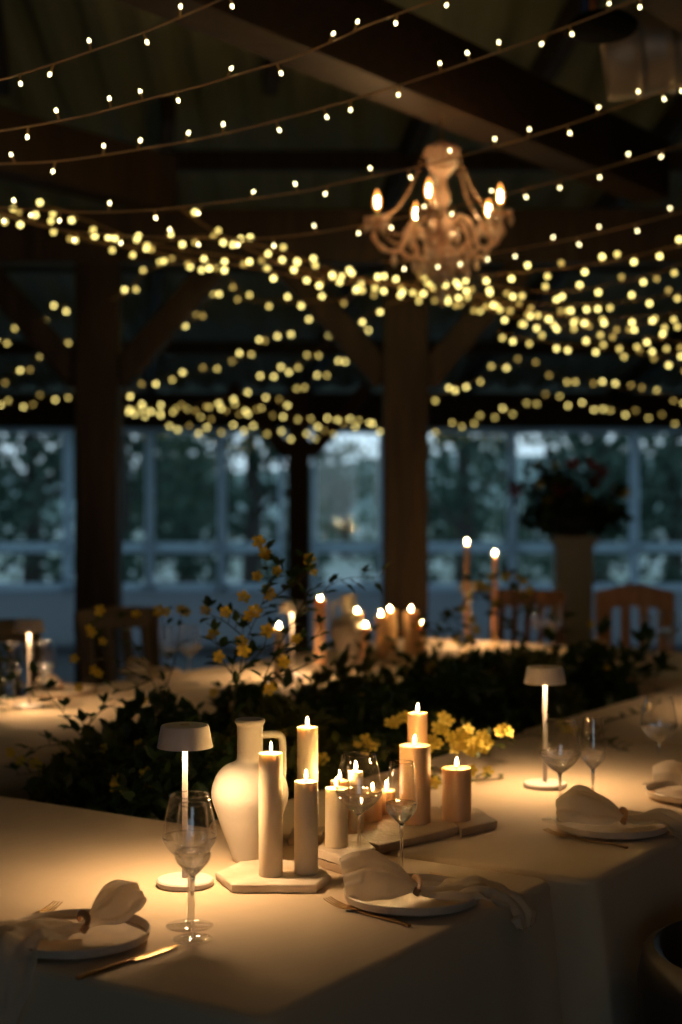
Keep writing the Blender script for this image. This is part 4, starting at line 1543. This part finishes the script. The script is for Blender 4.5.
NA = 5
tipsz = .055
for k in range(NA):
    a = 2 * PI * k / NA + math.radians(183)
    d = Vector((math.cos(a), math.sin(a), 0))
    arm = MB()
    R = .258
    hz = tipsz if k % 2 == 0 else tipsz + .0
    pts = spline([d * .03 + Vector((0, 0, -.02)), d * .075 + Vector((0, 0, .055)), d * .13 + Vector((0, 0, .02)), d * .165 + Vector((0, 0, -.07)), d * .225 + Vector((0, 0, -.075)), d * (R + .012) + Vector((0, 0, -.025)), d * R + Vector((0, 0, .03))], 6)
    arm.tube(pts, [.0095 + .0025 * math.sin(i_ * 1.3) for i_ in range(len(pts))], 8)
    # inner scroll
    arm.tube(spline([d * .165 + Vector((0, 0, -.07)), d * .14 + Vector((0, 0, -.105)), d * .10 + Vector((0, 0, -.09)), d * .105 + Vector((0, 0, -.055)), d * .13 + Vector((0, 0, -.06))], 5), .0085, 8)
    ao = arm.build('arm', M['acrylic'], e)
    t0 = d * R
    MB().lathe([(.003, .028), (.016, .030), (.040, .040), (.050, .052), (.046, .053), (.018, .043), (.003, .043)], 16, c=(t0.x, t0.y, 0)).build('drip_dish', M['acrylic'], ao)
    MB().lathe([(.010, .043), (.011, .082), (.002, .083)], 12, c=(t0.x, t0.y, 0)).build('candle_sleeve', M['sleeve'], ao)
    MB().lathe([(.004, .083), (.012, .094), (.0165, .112), (.0145, .132), (.007, .152), (.001, .166)], 12, c=(t0.x, t0.y, 0)).build('flame_bulb', M['bulb'], ao)
    MB().lathe([(.001, .096), (.004, .101), (.0058, .112), (.0045, .126), (.001, .136)], 10, c=(t0.x, t0.y, 0)).build('filament', M['filament'], ao)
    for j in range(6):
        aj = 2 * PI * j / 6 + a
        drop(e, t0 + Vector((math.cos(aj) * .046, math.sin(aj) * .046, .046)), .85 if j % 2 else 1.15)
    drop(e, d * .19 + Vector((0, 0, -.088)), 1.2)
    drop(e, d * .11 + Vector((0, 0, -.11)), 1.2)
    a2 = a + 2 * PI / NA
    d2 = Vector((math.cos(a2), math.sin(a2), 0))
    festoon(e, d * R + Vector((0, 0, .04)), d2 * R + Vector((0, 0, .04)), .07, 13)
    festoon(e, d * .075 + Vector((0, 0, .30)), d * (R - .03) + Vector((0, 0, .06)), .05, 15)
    drop(e, (d + d2).normalized() * .10 + Vector((0, 0, -.13)), 1.3)
    festoon(e, d * .14 + Vector((0, 0, -.09)), Vector((0, 0, -.20)), .02, 9, .007)
for k in range(10):
    a = 2 * PI * k / 10
    d = Vector((math.cos(a), math.sin(a), 0))
    drop(e, d * .052 + Vector((0, 0, .295)), 1.0)
    drop(e, d * .060 + Vector((0, 0, -.085)), 1.5)
    drop(e, d * .038 + Vector((0, 0, -.145)), 1.4)
drop(e, (0, 0, -.21), 2.0)
for k in range(6):
    a = 2 * PI * k / 6
    drop(e, (math.cos(a) * .06, math.sin(a) * .06, .0), 1.2)

fill_chandelier = copy_tree(e)  # unseen copy of the chandelier, added as warm fill on the cloths and napkins
fill_chandelier.location = (1.55, 1.6, cz + .05)
fill_chandelier['label'] = 'added copy of the chandelier giving warm fill light, overhead right of the camera, outside the picture'

# ------------------------------------------------------------------ duct and black disc, upper right
dY = 5.6
c0 = P(640, 62, dY)
rings = MB()
vs, fs = [], []
pr = []
N = 30
axis0, axis1 = P(604, 56, dY), P(800, 22, dY - .1)
L = (axis1 - axis0).length
prof2 = []
for i in range(N + 1):
    t_ = i / N
    rr = .165 if (i % 5) else .176
    if i == 0:
        rr = .16
    prof2.append((rr, t_ * L))
prof2 = [(.135, .03), (.150, 0)] + prof2
e = empty('ventilation_duct', axis0, 0, 'ribbed galvanised duct in the upper right corner beside the roof beam', 'duct')
dm = MB().lathe(prof2, 32)
q = (axis1 - axis0).normalized().to_track_quat('Z', 'Y').to_matrix()
dm.v = [tuple(q @ Vector(v)) for v in dm.v]
dm.build('duct_shell', M['galv'], e, angle=25)
for t_ in (.35, .75):
    p = (axis1 - axis0) * t_
    MB().box((p.x, p.y, p.z + .42), (.03, .004, .55)).build('strap', M['galv'], e, smooth=False)
dp = P(602, 31, 5.0)
e = empty('pendant_fitting', dp, 0, 'black disc shaped pendant fitting hanging beside the duct', 'pendant')
dk = MB().lathe([(.002, 0), (.095, 0), (.112, .006), (.114, .016), (.100, .030), (.04, .045), (.002, .05)], 40)
rm = Matrix.Rotation(math.radians(-9), 3, 'X')
dk.v = [tuple(rm @ Vector(v)) for v in dk.v]
dk.build('disc', M['black'], e)
MB().tube([(-.03, 0, .04), (-.032, 0, .6)], .011, 10).build('orange_cord', M['orange'], e)
MB().tube([(-.055, .01, .04), (-.06, .01, .6)], .013, 10).build('blue_strap', M['blue'], e)

# ------------------------------------------------------------------ world
wd = bpy.data.worlds.new('dusk')
scn.world = wd
wd.use_nodes = True
nt = wd.node_tree
bg = nt.nodes['Background']
tc = nt.nodes.new('ShaderNodeTexCoord')
sep = nt.nodes.new('ShaderNodeSeparateXYZ')
rp = nt.nodes.new('ShaderNodeValToRGB')
nt.links.new(tc.outputs['Generated'], sep.inputs[0])
nt.links.new(sep.outputs['Z'], rp.inputs[0])
rp.color_ramp.elements[0].position = 0
rp.color_ramp.elements[0].color = (.44, .55, .64, 1)
rp.color_ramp.elements[1].position = .6
rp.color_ramp.elements[1].color = (.22, .34, .46, 1)
nt.links.new(rp.outputs[0], bg.inputs[0])
bg.inputs[1].default_value = 1.9
